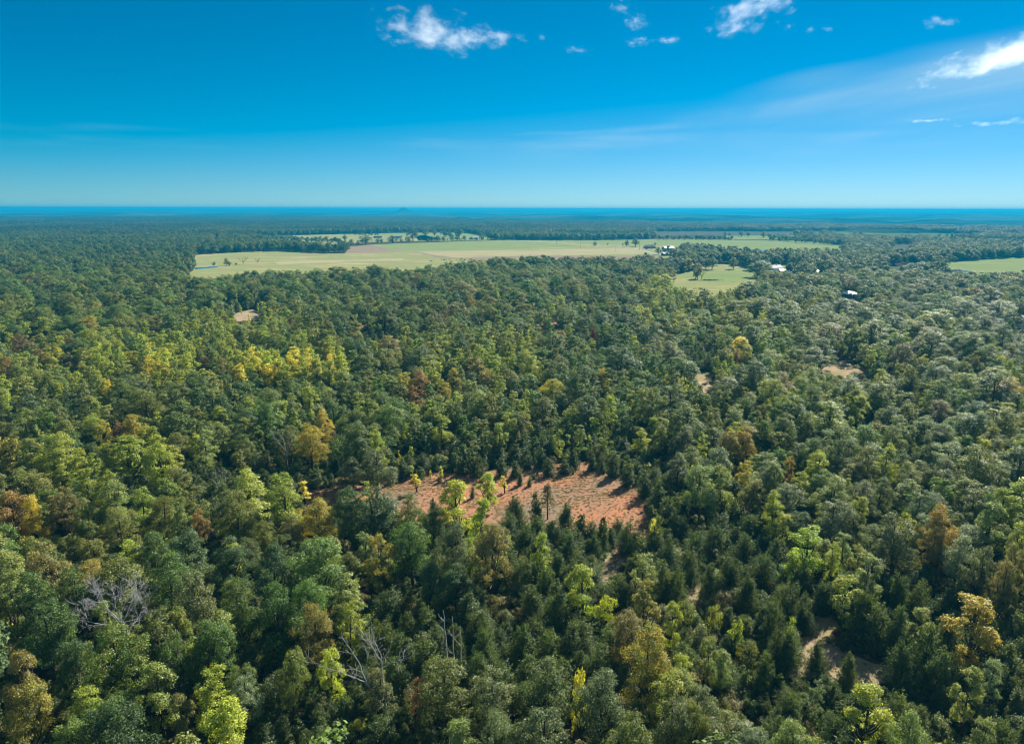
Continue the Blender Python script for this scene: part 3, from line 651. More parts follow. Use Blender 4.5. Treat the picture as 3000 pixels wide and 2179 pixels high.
# kind, photo x of the top, photo y of the top, crown width in photo pixels, height in metres, colour, turned share, label
HAND = [
 ('oak', 30, 1440, 130, 13, 'orange', .2, 'orange autumn oak, leftmost tree above the dark olive grove'),
 ('oak', 92, 1452, 72, 12, 'yellow', .5, 'golden yellow tree touching the orange oak at the picture edge'),
 ('oak', 180, 1428, 105, 12, 'brown', .3, 'brownish olive oak just right of the golden yellow edge tree'),
 ('poplar', 330, 1410, 100, 13, 'pale', .1, None), ('oak', 345, 1485, 110, 12, 'olive', .3, None),
 ('oak', 586, 1490, 58, 9, 'orange', 0, 'small rust orange tree between two bluish green oaks'),
 ('oak', 450, 1555, 110, 12, 'green', 0, None), ('oak', 545, 1556, 150, 12.5, 'teal', 0, None), ('oak', 660, 1580, 120, 12.5, 'teal', 0, None),
 ('oak', 340, 1635, 180, 13, 'olive', .15, None), ('oak', 490, 1630, 130, 13, 'fresh', 0, None), ('oak', 567, 1675, 130, 12.5, 'grey', 0, None),
 ('oak', 110, 1600, 140, 13, 'tan', .4, None), ('oak', 70, 1690, 150, 13, 'green', 0, None), ('oak', 215, 1660, 120, 13, 'green', .1, None),
 ('oak', 128, 1770, 160, 13, 'green', 0, None), ('oak', 350, 1822, 165, 14, 'fresh', .25, 'bright olive oak directly below the spreading dead tree'),
 ('oak', 45, 1905, 130, 13, 'tan', .2, 'tan brown fading oak cut by the lower west edge'),
 ('oak', 60, 2000, 150, 12, 'olive', .5, None), ('oak', 200, 1880, 120, 12.5, 'deep', 0, None),
 ('oak', 330, 2080, 210, 12, 'deep', 0, None), ('poplar', 650, 2050, 150, 12, 'lime', .2, 'bright yellow green poplar at the bottom, west of the leaning dead tree'),
 ('oak', 714, 1975, 110, 9, 'silver', 0, 'silvery green tree just behind the bright bottom poplar'),
 ('oak', 612, 1816, 140, 13, 'fresh', 0, None), ('oak', 500, 1870, 110, 12, 'green', 0, None),
 ('poplar', 721, 1374, 125, 13, 'yg', .1, 'broad yellow green poplar beside the white multi-stemmed dead tree'),
 ('poplar', 828, 1416, 95, 13, 'yg', .1, 'pointed yellow green poplar at the west tip of the red clearing'),
 ('sapling', 890, 1410, 45, 6, 'yellow', 0, None),
 ('oak', 934, 1462, 125, 11.5, 'gold', .3, 'round golden olive oak below the west tip of the clearing'),
 ('oak', 860, 1515, 80, 9, 'tan', .1, None), ('oak', 775, 1530, 90, 9, 'olive', .2, None),
 ('oak', 1100, 1318, 118, 12, 'grey', 0, 'greyish oak standing alone inside the west end of the clearing'),
 ('oak', 1030, 1340, 80, 9, 'grey', 0, None),
 ('oak', 1100, 1430, 155, 13, 'teal', 0, 'big bluish green oak on the near edge of the clearing'), ('oak', 1030, 1428, 115, 13, 'teal', 0, None),
 ('oak', 1200, 1450, 100, 12, 'olive', 0, None), ('oak', 1262, 1480, 90, 11, 'green', 0, None),
 ('poplar', 1336, 1410, 100, 14, 'lime', .5, 'brightest yellow poplar on the near edge of the red clearing'),
 ('poplar', 1412, 1462, 68, 13, 'lime', 0, 'slim lime poplar touching the brightest yellow poplar'),
 ('poplar', 1430, 1383, 58, 9, 'lime', .3, 'yellow green sapling inside the clearing behind the brightest poplar'),
 ('oak', 1204, 1525, 130, 13, 'fresh', 0, 'vivid green dome shaped oak in the centre of the near woods'),
 ('oak', 1100, 1572, 100, 12.5, 'green', .95, 'green oak with a golden yellow cap'),
 ('oak', 1322, 1530, 120, 14, 'grey', .1, None), ('oak', 1440, 1530, 125, 14, 'tan', .1, 'tall tan olive oak above the three bare snags'),
 ('oak', 930, 1585, 195, 13, 'fresh', 0, 'largest fresh green oak west of centre'), ('oak', 790, 1603, 125, 13, 'teal', 0, None),
 ('oak', 800, 1712, 140, 13, 'fresh', 0, None), ('oak', 700, 1700, 120, 13, 'green', 0, None), ('oak', 900, 1690, 120, 12, 'fresh', 0, None),
 ('oak', 915, 1765, 118, 12, 'tan', .35, 'tan brown oak in front of the largest fresh green oak'),
 ('oak', 845, 1895, 105, 11, 'olive', .1, None), ('poplar', 962, 1898, 75, 9, 'lime', 0, 'small lime tree behind the leaning dead tree'),
 ('poplar', 1015, 1765, 75, 11, 'yg', .3, None),
 ('cedar', 1246, 1770, 78, 7, 'cedar2', 0, None), ('cedar', 1128, 1810, 75, 7, 'cedar2', 0, None), ('cedar', 1080, 1850, 80, 7, 'cedar2', 0, None),
 ('cedar', 1240, 1868, 110, 7.5, 'cedar2', 0, None), ('cedar', 1180, 1840, 90, 7, 'cedar2', 0, None), ('cedar', 1420, 1836, 78, 7.5, 'cedar2', 0, None),
 ('cedar', 1300, 1960, 85, 6.5, 'cedar2', 0, None), ('cedar', 1150, 1925, 95, 7, 'cedar2', 0, None), ('cedar', 1400, 1920, 80, 6.5, 'cedar2', 0, None),
 ('poplar', 1223, 1988, 66, 8.5, 'rust', .35, 'rust red tree between the leaning dead tree and the snags'),
 ('oak', 1435, 1965, 160, 11.5, 'grey', 0, None), ('oak', 1340, 2105, 150, 11, 'pale', 0, None),
 ('pine', 1606, 1419, 52, 8, 'pine', 0, 'lone open pine in front of the red clearing'),
 ('cedar', 1514, 1457, 60, 6.5, 'cedar', 0, None), ('cedar', 1568, 1447, 48, 7.5, 'cedar', 0, None), ('cedar', 1656, 1473, 60, 7, 'cedar', 0, None),
 ('cedar', 1703, 1508, 55, 6.5, 'cedar', 0, None), ('cedar', 1767, 1516, 46, 8, 'cedar', 0, None), ('cedar', 1812, 1518, 42, 4, 'cedar2', 0, None),
 ('cedar', 1847, 1528, 70, 7, 'cedar', 0, 'plump cedar standing in the mouth of the grassy track'),
 ('cedar', 1736, 1556, 60, 7, 'cedar', 0, None), ('cedar', 1680, 1560, 66, 7, 'cedar', 0, None), ('cedar', 1620, 1520, 64, 6.5, 'cedar', 0, None),
 ('cedar', 1540, 1530, 66, 7, 'cedar', 0, None), ('cedar', 1490, 1500, 64, 6.5, 'cedar', 0, None), ('cedar', 1470, 1570, 70, 7, 'cedar', 0, None),
 ('cedar', 1640, 1610, 70, 7, 'cedar', 0, None), ('cedar', 1600, 1660, 74, 7.5, 'cedar2', 0, None), ('cedar', 1530, 1640, 70, 7, 'cedar2', 0, None),
 ('cedar', 1690, 1650, 70, 6, 'cedar', 0, None), ('cedar', 1620, 1740, 90, 8, 'cedar2', 0, None), ('cedar', 1560, 1720, 80, 7, 'cedar2', 0, None),
 ('cedar', 1530, 1830, 95, 8, 'cedar2', 0, None), ('cedar', 1610, 1850, 95, 8, 'cedar2', 0, None), ('cedar', 1680, 1830, 85, 7, 'cedar2', 0, None), ('cedar', 1540, 1920, 100, 7.5, 'cedar2', 0, None),
 ('cedar', 1640, 1930, 100, 7, 'cedar2', 0, None), ('cedar', 1740, 1900, 95, 7, 'cedar2', 0, None),
 ('poplar', 1585, 1561, 62, 11, 'yg', .15, 'slim yellow green poplar rising from the cedars below the lone pine'),
 ('poplar', 1715, 1662, 98, 11.5, 'yg', .3, 'bright speckled poplar in the middle of the cedars'),
 ('bush', 1779, 1752, 72, 6, 'lime', .1, 'low lime yellow tree at the foot of the speckled poplar'),
 ('poplar', 1883, 1627, 84, 10, 'pale', .1, None), ('poplar', 1892, 1707, 88, 11, 'olive', .6, None), ('poplar', 1968, 1760, 62, 10, 'yg', .25, None),
 ('oak', 1845, 1788, 130, 11, 'tan', .15, 'tan brown oak behind the big golden oak'),
 ('oak', 1905, 1845, 155, 13, 'olive', .8, 'big golden oak at the bottom centre'),
 ('cedar', 1944, 1641, 82, 8, 'cedar2', 0, None), ('cedar', 1992, 1665, 70, 7.5, 'cedar2', 0, None), ('cedar', 2091, 1646, 68, 7.5, 'cedar', 0, None),
 ('cedar', 2143, 1627, 66, 8, 'cedar', 0, None), ('cedar', 1963, 1580, 66, 7, 'cedar', 0, None), ('cedar', 1925, 1540, 70, 7.5, 'cedar', 0, None),
 ('sapling', 1933, 1522, 26, 9, 'yellow', 0, 'thin yellow sapling poking out of a cedar near the track'),
 ('cedar', 2040, 1560, 70, 7, 'cedar', 0, None), ('cedar', 2100, 1540, 66, 7.5, 'cedar', 0, None), ('cedar', 2020, 1610, 70, 7, 'cedar', 0, None), ('cedar', 2180, 1560, 70, 7.5, 'cedar', 0, None), ('cedar', 2190, 1680, 75, 7.5, 'cedar', 0, None), ('cedar', 2240, 1620, 72, 7, 'cedar', 0, None),
 ('bush', 2095, 1775, 60, 5, 'yg', .1, None), ('bush', 2167, 1816, 60, 6, 'yg', .2, None), ('bush', 2020, 1760, 80, 5, 'olive', .1, None), ('bush', 2050, 1830, 80, 5, 'grey', .1, None), ('bush', 2200, 1880, 70, 5, 'olive', .2, None),
 ('poplar', 2086, 1873, 60, 9, 'pale', .1, None), ('poplar', 2118, 1905, 72, 8, 'pale', .1, None),
 ('bush', 2235, 1655, 60, 5, 'gold', .3, None),
 ('oak', 1770, 1958, 165, 12.5, 'grey', 0, 'glossy grey green oak below the big golden oak, west side'), ('oak', 1973, 2042, 145, 11.5, 'grey', 0, None), ('oak', 1595, 1945, 175, 12, 'deep', .1, None),
 ('oak', 1590, 2075, 190, 12, 'grey', 0, None), ('oak', 2050, 2065, 110, 11, 'olive', .1, None), ('bush', 1700, 1960, 48, 9, 'yellow', .1, None), ('oak', 1450, 2090, 150, 11.5, 'grey', 0, None), ('oak', 1850, 2110, 150, 11, 'olive', .1, None),
 ('oak', 2060, 1368, 115, 13, 'pale', 0, 'tall sunlit pale oak at the east end of the red clearing'),
 ('oak', 1985, 1330, 90, 11, 'grey', 0, None),
 ('poplar', 1878, 1252, 50, 9, 'lime', .4, 'bright yellow poplar behind the east end of the clearing'),
 ('poplar', 2373, 1540, 108, 12, 'lime', 0, 'broad light lime tree in the eastern near woods'),
 ('poplar', 2450, 1585, 58, 10, 'yg', .2, None), ('poplar', 2552, 1625, 88, 11, 'pale', .2, 'pale thin tree with a white branch, east of the lime tree'), ('poplar', 2490, 1684, 92, 10, 'yg', .3, None),
 ('cedar', 2580, 1760, 90, 8, 'cedar', 0, 'large black green cedar behind the dry grassy strip'), ('cedar', 2520, 1790, 60, 5.5, 'cedar', 0, None), ('cedar', 2552, 1735, 60, 8, 'cedar', 0, None),
 ('cedar', 2394, 1878, 58, 5.5, 'cedar2', 0, 'single round cedar standing on the dry grassy strip'), ('cedar', 2490, 1917, 60, 5.5, 'cedar2', 0, None),
 ('cedar', 2280, 1840, 75, 7.5, 'cedar', 0, None), ('cedar', 2320, 1850, 70, 7, 'cedar', 0, None), ('cedar', 2265, 1760, 75, 8, 'cedar', 0, None), ('cedar', 2320, 1700, 80, 8, 'cedar', 0, None), ('cedar', 2280, 1580, 75, 7.5, 'cedar', 0, None), ('cedar', 2420, 1700, 66, 6, 'cedar', 0, None),
 ('cedar', 2650, 1780, 85, 8, 'cedar', 0, None), ('cedar', 2720, 1830, 95, 8.5, 'cedar', 0, None), ('cedar', 2790, 1790, 85, 8, 'cedar', 0, None), ('cedar', 2640, 1680, 70, 7.5, 'cedar', 0, None), ('cedar', 2700, 1700, 75, 8, 'cedar2', 0, None), ('cedar', 2750, 1890, 90, 8, 'cedar', 0, None), ('cedar', 2660, 1880, 80, 7.5, 'cedar', 0, None),
 ('sapling', 2310, 1800, 32, 8, 'lime', 0, None),
 ('oak', 2775, 1492, 105, 13.5, 'orange', .3, 'tall orange tan oak at the east side'), ('oak', 2745, 1545, 80, 11, 'tan', .3, None), ('oak', 2637, 1515, 135, 13, 'grey', 0, None), ('oak', 2820, 1560, 110, 12, 'silver', 0, None),
 ('poplar', 2869, 1752, 145, 12.5, 'gold', .8, 'amber yellow tree near the lower east edge'),
 ('poplar', 2708, 1780, 75, 8, 'pale', .4, None),
 ('poplar', 2552, 2005, 130, 10.5, 'lime', .1, 'brightest lime yellow tree at the bottom, east of centre'),
 ('oak', 2350, 2110, 150, 10.5, 'pale', 0, None), ('oak', 2675, 2085, 135, 10.5, 'pale', 0, None), ('poplar', 2885, 2095, 80, 9, 'pale', .1, None), ('poplar', 2905, 1925, 62, 9, 'silver', .1, None), ('poplar', 2400, 1995, 45, 7, 'silver', 0, None),
 ('oak', 2985, 1590, 90, 13, 'tan', .2, None), ('oak', 2950, 1640, 80, 12, 'brown', .1, None), ('oak', 2890, 1600, 90, 12, 'grey', 0, None),
 # further back
 ('oak', 57, 978, 58, 12, 'rust', .1, 'rust brown oak far to the west'), ('oak', 15, 1045, 50, 11, 'orange', .1, 'dull orange tree on the west edge below the rust oak'), ('oak', 203, 985, 34, 11, 'rust', 0, 'dark rust oak beside a large green oak'), ('oak', 141, 1018, 58, 11, 'yg', .6, None),
 ('poplar', 66, 940, 32, 12, 'yg', .1, None), ('poplar', 123, 932, 52, 13, 'yg', 0, None), ('oak', 195, 1035, 50, 9, 'brown', .3, None), ('oak', 118, 1025, 40, 9, 'rust', .2, None),
 ('oak', 850, 927, 22, 8, 'orange', .3, 'bright orange tree below the patch of thin saplings'),
 ('poplar', 705, 1078, 42, 10, 'yellow', 0, 'westernmost tree of the bright yellow poplar row'), ('poplar', 757, 1048, 46, 12, 'yellow', 0, 'tallest poplar of the bright yellow row'), ('poplar', 800, 1052, 46, 12, 'yellow', 0, 'bright yellow poplar just east of the tallest yellow one'), ('poplar', 828, 1052, 46, 12, 'lime', .4, 'fourth poplar from the west in the yellow row'), ('poplar', 870, 1062, 46, 11, 'lime', .4, 'fifth poplar from the west in the yellow row'), ('poplar', 925, 1050, 46, 12, 'yg', .4, 'pale yellow green poplar near the east end of the yellow row'), ('poplar', 960, 1056, 42, 12, 'yg', .3, 'last pale poplar at the east end of the yellow row'), ('poplar', 730, 1062, 36, 11, 'lime', .3, 'second poplar from the west in the yellow row'), ('poplar', 780, 1066, 36, 10, 'yellow', 0, None),
 ('oak', 600, 1045, 46, 9, 'rust', 0, None), ('oak', 652, 1050, 46, 10, 'tan', .3, None),
 ('poplar', 455, 1050, 40, 12, 'yellow', .1, 'lone yellow poplar west of the yellow row'), ('poplar', 480, 1060, 42, 11, 'yg', .4, None), ('poplar', 459, 1090, 30, 9, 'yg', .3, None),
 ('oak', 390, 1028, 56, 9, 'yg', .5, None), ('oak', 310, 1055, 60, 10, 'yg', .4, None), ('oak', 370, 1058, 60, 9, 'pale', .5, None), ('oak', 220, 1090, 50, 9, 'yg', .4, None), ('oak', 308, 1108, 36, 9, 'yellow', .2, None), ('oak', 60, 1100, 70, 10, 'pale', .3, None), ('oak', 110, 1085, 50, 9, 'pale', .3, None), ('oak', 240, 1060, 40, 9, 'pale', .4, None),
 ('poplar', 538, 942, 34, 12, 'yg', .3, None), ('oak', 455, 925, 40, 11, 'tan', .3, None),
 ('poplar', 700, 950, 60, 12, 'pale', .3, None), ('poplar', 745, 968, 40, 11, 'yg', .3, None), ('poplar', 765, 970, 40, 11, 'yg', .2, None), ('poplar', 795, 978, 42, 10, 'pale', .2, None), ('poplar', 845, 975, 30, 12, 'green', 0, None), ('poplar', 833, 998, 36, 11, 'fresh', .1, None),
 ('sapling', 663, 905, 10, 7, 'lime', 0, None), ('sapling', 753, 888, 10, 8, 'lime', 0, None), ('sapling', 730, 920, 12, 7, 'yellow', 0, None), ('sapling', 705, 893, 8, 6, 'lime', 0, None), ('sapling', 543, 900, 8, 6, 'lime', 0, None),
 ('oak', 905, 1243, 92, 13, 'gold', .6, 'golden oak with a pale trunk west of the clearing'), ('oak', 948, 1205, 64, 12, 'gold', .9, 'orange gold tree top behind the golden oak'),
 ('oak', 385, 1215, 76, 11, 'gold', .6, 'golden olive oak in the western middle'), ('oak', 345, 1238, 50, 9, 'rust', .1, 'brown oak touching the golden olive oak'), ('oak', 300, 1235, 50, 9, 'gold', .5, None),
 ('poplar', 366, 1280, 112, 13, 'yg', .15, None), ('poplar', 465, 1295, 98, 14, 'yg', .1, 'tall vivid yellow green poplar in the western middle'), ('poplar', 236, 1312, 56, 12, 'yg', .2, None), ('oak', 28, 1285, 70, 11, 'olive', .5, None), ('poplar', 300, 1295, 60, 12, 'yg', .2, None), ('poplar', 565, 1270, 42, 9, 'lime', .3, 'small yellow poplar next to a pale snag'),
 ('poplar', 310, 1380, 80, 12, 'yg', .1, None), ('oak', 70, 1370, 110, 12, 'olive', .3, None),
 ('oak', 2186, 1250, 68, 12, 'orange', .3, 'orange oak in the east middle'), ('oak', 2140, 1255, 70, 12, 'tan', .4, None), ('oak', 2157, 1020, 36, 9, 'orange', .2, 'small brown orange tree in the eastern woods'), ('oak', 2172, 988, 60, 11, 'yellow', .2, 'pale yellow oak behind the small brown orange tree'), ('oak', 2190, 1010, 50, 10, 'yg', .6, None),
 ('oak', 2317, 1336, 42, 9, 'orange', .3, None), ('poplar', 2438, 1172, 98, 13, 'yg', 0, 'light green poplar alone in the eastern middle'), ('poplar', 2516, 1157, 54, 12, 'yg', .2, None), ('cedar', 2671, 1080, 58, 14, 'pine', 0, 'tall brownish cone shaped tree in the east'), ('oak', 2763, 1172, 82, 11, 'brown', 0, 'bare looking brown oak in the east'),
 ('oak', 2190, 1350, 60, 9, 'gold', .5, None), ('oak', 2000, 1240, 80, 12, 'grey', 0, None),
 ('cedar', 1743, 962, 24, 9, 'red', 0, 'dark red cone shaped tree far beyond the clearing'),
 ('oak', 1323, 1080, 50, 11, 'gold', .9, 'orange gold oak straight behind the clearing'), ('oak', 1230, 1085, 60, 11, 'rust', .7, 'dull rust gold oak west of the orange gold one'), ('oak', 1296, 1112, 46, 9, 'gold', .8, None), ('oak', 1395, 1045, 60, 11, 'tan', .4, None), ('oak', 1420, 1080, 56, 11, 'tan', .5, None), ('poplar', 1342, 1022, 50, 12, 'yg', .1, None), ('poplar', 1440, 1018, 50, 13, 'yg', .1, None), ('poplar', 1310, 1035, 50, 12, 'pale', .1, None), ('poplar', 1485, 1000, 46, 12, 'yg', .3, None),
 ('oak', 1760, 1080, 36, 10, 'gold', .9, 'narrow golden tree east of centre'), ('oak', 1620, 1110, 84, 12, 'yg', .7, None), ('oak', 1190, 1090, 50, 11, 'gold', .5, None), ('oak', 1210, 1130, 40, 9, 'rust', .2, None), ('poplar', 1400, 1145, 70, 13, 'pale', .2, None), ('oak', 1430, 1150, 70, 12, 'olive', .2, None),
 ('oak', 1380, 862, 34, 12, 'gold', .3, None), ('poplar', 1412, 845, 36, 12, 'yg', .1, None), ('poplar', 1545, 968, 26, 10, 'lime', .3, None), ('poplar', 1460, 908, 24, 11, 'yg', .1, None), ('poplar', 1645, 866, 40, 12, 'yg', .1, None), ('poplar', 1700, 885, 40, 12, 'yg', 0, None), ('poplar', 1120, 868, 30, 12, 'yg', .1, None), ('oak', 1310, 910, 26, 9, 'rust', .1, None), ('poplar', 940, 1018, 30, 9, 'lime', .4, None),
 ('oak', 905, 883, 12, 6, 'red', 0, 'tiny dark red tree below the meadow wood edge'),
 ('poplar', 1880, 850, 50, 13, 'pale', .1, None), ('poplar', 1920, 885, 40, 12, 'yg', .2, None), ('poplar', 1975, 885, 40, 13, 'pale', .1, None), ('poplar', 2030, 875, 40, 12, 'yg', .3, None), ('poplar', 2090, 870, 44, 13, 'pale', .1, None), ('poplar', 2110, 900, 40, 12, 'yg', .1, None), ('poplar', 2150, 880, 60, 12, 'pale', .2, None), ('poplar', 2290, 950, 40, 13, 'yg', .1, None), ('oak', 1840, 1010, 50, 12, 'fresh', 0, None), ('poplar', 1895, 1010, 40, 11, 'pale', .3, None), ('oak', 1960, 1000, 80, 13, 'grey', 0, None),
]
rnd = random.Random(77); rng = np.random.default_rng(77)
placed = []          # x, y, radius, kind, height, tint key, turn, label
for kind, px, py, wpx, h, tk, turn, lab in HAND:
    x, y = G(px, py, h); dep = float(proj(x, y, h)[2])
    placed.append([x, y, max(wpx * dep / FPX / 2, .5), kind, h, tk, turn, lab])
# saplings and small cedars on and round the clearing
for kind, px, py, wpx, h, tk, lab in [
    ('cedar', 1550, 1395, 16, 2.6, 'cedar2', 'small cedar on the red soil, nearest the middle of the clearing'), ('cedar', 1523, 1382, 20, 3.4, 'cedar2', 'taller of the two small cedars on open red soil'),
    ('cedar', 1382, 1424, 14, 3.0, 'cedar2', 'thin cedar on red soil behind the brightest poplar'), ('cedar', 1565, 1388, 10, 1.4, 'cedar2', 'tiny cedar just behind the small clearing cedar'),
    ('cedar', 1268, 1460, 26, 4.5, 'cedar2', None), ('cedar', 1679, 1376, 8, 1.2, 'cedar2', 'tiny cedar seedling on the far red soil'), ('cedar', 1415, 1372, 22, 3.2, 'cedar2', None), ('cedar', 1288, 1392, 14, 2.0, 'cedar2', None),
    ('sapling', 1220, 1388, 30, 4.5, 'yellow', 'yellow sapling on the west part of the red clearing'), ('sapling', 1479, 1392, 24, 4.5, 'yellow', 'thin yellow sapling in the middle of the red clearing'),
    ('sapling', 1290, 1366, 18, 3.2, 'yellow', None), ('sapling', 1204, 1362, 22, 3.5, 'lime', None), ('sapling', 1172, 1316, 10, 4.5, 'yellow', None), ('sapling', 1204, 1308, 16, 4.5, 'lime', None), ('sapling', 1516, 1370, 9, 2.2, 'yellow', None), ('sapling', 1538, 1342, 10, 3, 'yellow', None), ('sapling', 1262, 1376, 9, 2.5, 'yellow', None), ('sapling', 1728, 1275, 24, 5.5, 'lime', None), ('sapling', 1664, 1272, 28, 5.5, 'yg', None), ('sapling', 1518, 1265, 22, 6, 'tan', None),
    ('cedar', 1350, 1338, 42, 5, 'cedar', None), ('cedar', 1398, 1336, 46, 5.5, 'cedar', None), ('cedar', 1470, 1342, 44, 5, 'cedar', None), ('cedar', 1510, 1350, 36, 4.5, 'cedar', None), ('cedar', 1610, 1342, 40, 4.5, 'cedar', None), ('cedar', 1655, 1346, 38, 4, 'cedar', None), ('cedar', 1585, 1310, 40, 5.5, 'cedar', None), ('cedar', 1738, 1330, 32, 4.5, 'cedar', None), ('cedar', 1765, 1352, 22, 3, 'cedar2', None), ('cedar', 1235, 1330, 40, 5, 'cedar', None), ('cedar', 1178, 1345, 40, 5, 'cedar', None), ('cedar', 1230, 1368, 30, 3.2, 'cedar2', None), ('cedar', 1680, 1318, 38, 5, 'cedar', None), ('cedar', 1540, 1318, 40, 5, 'cedar', None), ('cedar', 1800, 1330, 44, 6, 'cedar', None), ('cedar', 1840, 1355, 46, 6, 'cedar', None), ('cedar', 1890, 1385, 46, 6, 'cedar', None), ('cedar', 1930, 1420, 52, 7, 'cedar', None), ('cedar', 1960, 1460, 56, 7, 'cedar', None), ('cedar', 1910, 1480, 44, 4.5, 'cedar2', None),
    ('cedar', 925, 1375, 34, 3.6, 'cedar', None), ('cedar', 970, 1388, 24, 2.6, 'cedar2', None), ('cedar', 1155, 1368, 30, 3.8, 'cedar', None), ('cedar', 872, 1385, 34, 3.6, 'cedar', None)]:
    x, y = G(px, py, h); dep = float(proj(x, y, h)[2]); placed.append([x, y, wpx * dep / FPX / 2, kind, h, tk, 0, lab])
NHAND = len(placed)

# zones in the photograph where cedars or scrub take over (canopy position)
Z_CEDAR = [[(1120, 1330), (1400, 1280), (1700, 1255), (1900, 1260), (2020, 1400), (1960, 1520), (1880, 1430), (1750, 1365), (1500, 1365), (1250, 1385)],
           [(1450, 1480), (1640, 1480), (1790, 1530), (1960, 1480), (2250, 1470), (2330, 1560), (2300, 1800), (2230, 1760), (2000, 1640), (1820, 1600), (1760, 1700), (1700, 1950), (1560, 1960), (1300, 2000), (1100, 1950), (1100, 1780), (1450, 1740)],
           [(760, 2010), (1100, 1960), (1320, 2010), (1260, 2300), (740, 2300)],
           [(2200, 1700), (2600, 1640), (3050, 1700), (3100, 2050), (2700, 2060), (2300, 2100), (2150, 1900)],
           [(-50, 1150), (220, 1130), (240, 1250), (-50, 1260)], [(560, 1360), (720, 1340), (960, 1340), (960, 1420), (860, 1470), (560, 1470)], [(380, 1430), (470, 1430), (470, 1560), (400, 1560)],
           [(1050, 980), (1180, 980), (1180, 1040), (1060, 1040)], [(1370, 930), (1460, 930), (1460, 980), (1370, 980)], [(1560, 960), (1740, 960), (1730, 1010), (1580, 1010)], [(1970, 1020), (2110, 1020), (2110, 1085), (2000, 1085)], [(640, 880), (790, 870), (790, 910), (660, 915)], [(520, 900), (680, 920), (680, 960), (520, 960)], [(2560, 1090), (2720, 1090), (2680, 1130), (2560, 1120)], [(1650, 860), (1760, 870), (1760, 905), (1650, 905)]]
Z_SCRUB = [[(1780, 1650), (2010, 1690), (2250, 1800), (2280, 2000), (2120, 2060), (1980, 1900), (1850, 1800)], [(2250, 1960), (2560, 2010), (2600, 2300), (2200, 2300)], [(2600, 2000), (3100, 2050), (3100, 2300), (2600, 2300)], [(940, 1880), (1100, 1850), (1120, 2060), (960, 2080)]]
Z_OLIVE = [[(-50, 900), (330, 980), (560, 1000), (960, 1000), (960, 1130), (500, 1150), (-50, 1120)], [(1200, 1000), (1560, 990), (1600, 1120), (1200, 1150)], [(1840, 840), (2200, 850), (2260, 1000), (1900, 1000)], [(150, 1260), (560, 1270), (560, 1420), (150, 1440)]]
Z_POP = [[(540, 930), (860, 930), (1000, 1035), (1010, 1115), (640, 1125), (560, 1040)], [(-30, 1085), (330, 1050), (560, 1030), (560, 1110), (-30, 1180)], [(1280, 1000), (1560, 990), (1560, 1060), (1300, 1080)], [(1860, 840), (2180, 850), (2180, 930), (1900, 920)]]
Z_ROW = [[(685, 1050), (1000, 1045), (1010, 1115), (690, 1125)], [(430, 1050), (500, 1050), (500, 1110), (440, 1110)]]
def zones_at(x, y, h):
    px, py, _ = proj(x, y, h * .55)
    f = lambda Z: np.any([inside(p, px, py) for p in Z], axis=0)
    return f(Z_CEDAR), f(Z_SCRUB), f(Z_OLIVE), f(Z_POP), f(Z_ROW)
# dart throwing over the near and middle woods
CELL = 4.0; grid = {}
def put_grid(i):
    x, y = placed[i][0], placed[i][1]; grid.setdefault((int(x // CELL), int(y // CELL)), []).append(i)
for i in range(NHAND): put_grid(i)
def clear_of(x, y, r, fac):
    R = int(8 // CELL) + 1; cx, cyy = int(x // CELL), int(y // CELL)
    for a in range(cx - R, cx + R + 1):
        for b in range(cyy - R, cyy + R + 1):
            for i in grid.get((a, b), ()):
                q = placed[i]; dd = (q[0] - x) ** 2 + (q[1] - y) ** 2
                if dd < ((q[2] + r) * fac) ** 2:
                    return False
    return True
VBOX = [(min(a for a, b in P), max(a for a, b in P), min(b for a, b in P), max(b for a, b in P)) for P in VIS]
def free_view(x, y, r, h):
    for dx in (0, -.6 * r, .6 * r):
        q = proj(np.full(3, x + dx), np.full(3, y), np.array([.3, .62, .92]) * h)
        for P, (a, b, c, d) in zip(VIS, VBOX):
            if q[0].max() < a or q[0].min() > b or q[1].max() < c or q[1].min() > d: continue
            if inside(P, q[0], q[1]).any(): return False
    return True
_h = np.array([[p[0], p[1], p[2], p[4], 1.0 if p[3] in ('oak', 'poplar') else .8] for p in placed])
_tx, _ty, _td = proj(_h[:, 0], _h[:, 1], _h[:, 3]); _bx, _by, _bd = proj(_h[:, 0], _h[:, 1], _h[:, 3] * .42)
_hw = _h[:, 2] * FPX / _td * .62
def hides_hand(x, y, r, h):
    '''would this crown stand before a tree that the photograph shows clearly'''
    q = proj(np.array([x - .7 * r, x, x + .7 * r, x]), np.full(4, y), np.array([.75, .97, .75, .5]) * h)
    dep = q[2][1]
    near_ = _td > dep + 1.0
    for k in range(4):
        if np.any(near_ & (np.abs(q[0][k] - _tx) < _hw) & (q[1][k] > _ty) & (q[1][k] < _by)): return True
    return False
def free_view_many(X, Y, h):
    bad = np.zeros(len(X), bool)
    for f in (.35, .9):
        q = proj(X, Y, h * f)
        for P in VIS: bad |= inside(P, q[0], q[1])
    return ~bad
NC = 60000
dd = np.sqrt(rng.uniform(48 ** 2, 760 ** 2, NC * 2)); dd[NC:] = np.sqrt(rng.uniform(48 ** 2, 330 ** 2, NC))
aa = rng.uniform(-math.radians(44), math.radians(46), NC * 2)
X, Y = dd * np.sin(aa), dd * np.cos(aa)
blocked = np.zeros(len(X), bool)
for P in SHEETS: blocked |= inside(P, X, Y)
zc, zs, zo, zp, zr = zones_at(X, Y, 9.0)
pn = fbm(X * .02, Y * .02, 91, 3); un = rng.uniform(0, 1, (len(X), 6))
order = np.argsort(dd + rng.uniform(0, 260, len(X)))
oak_cols = ['green', 'deep', 'teal', 'green', 'fresh', 'olive']
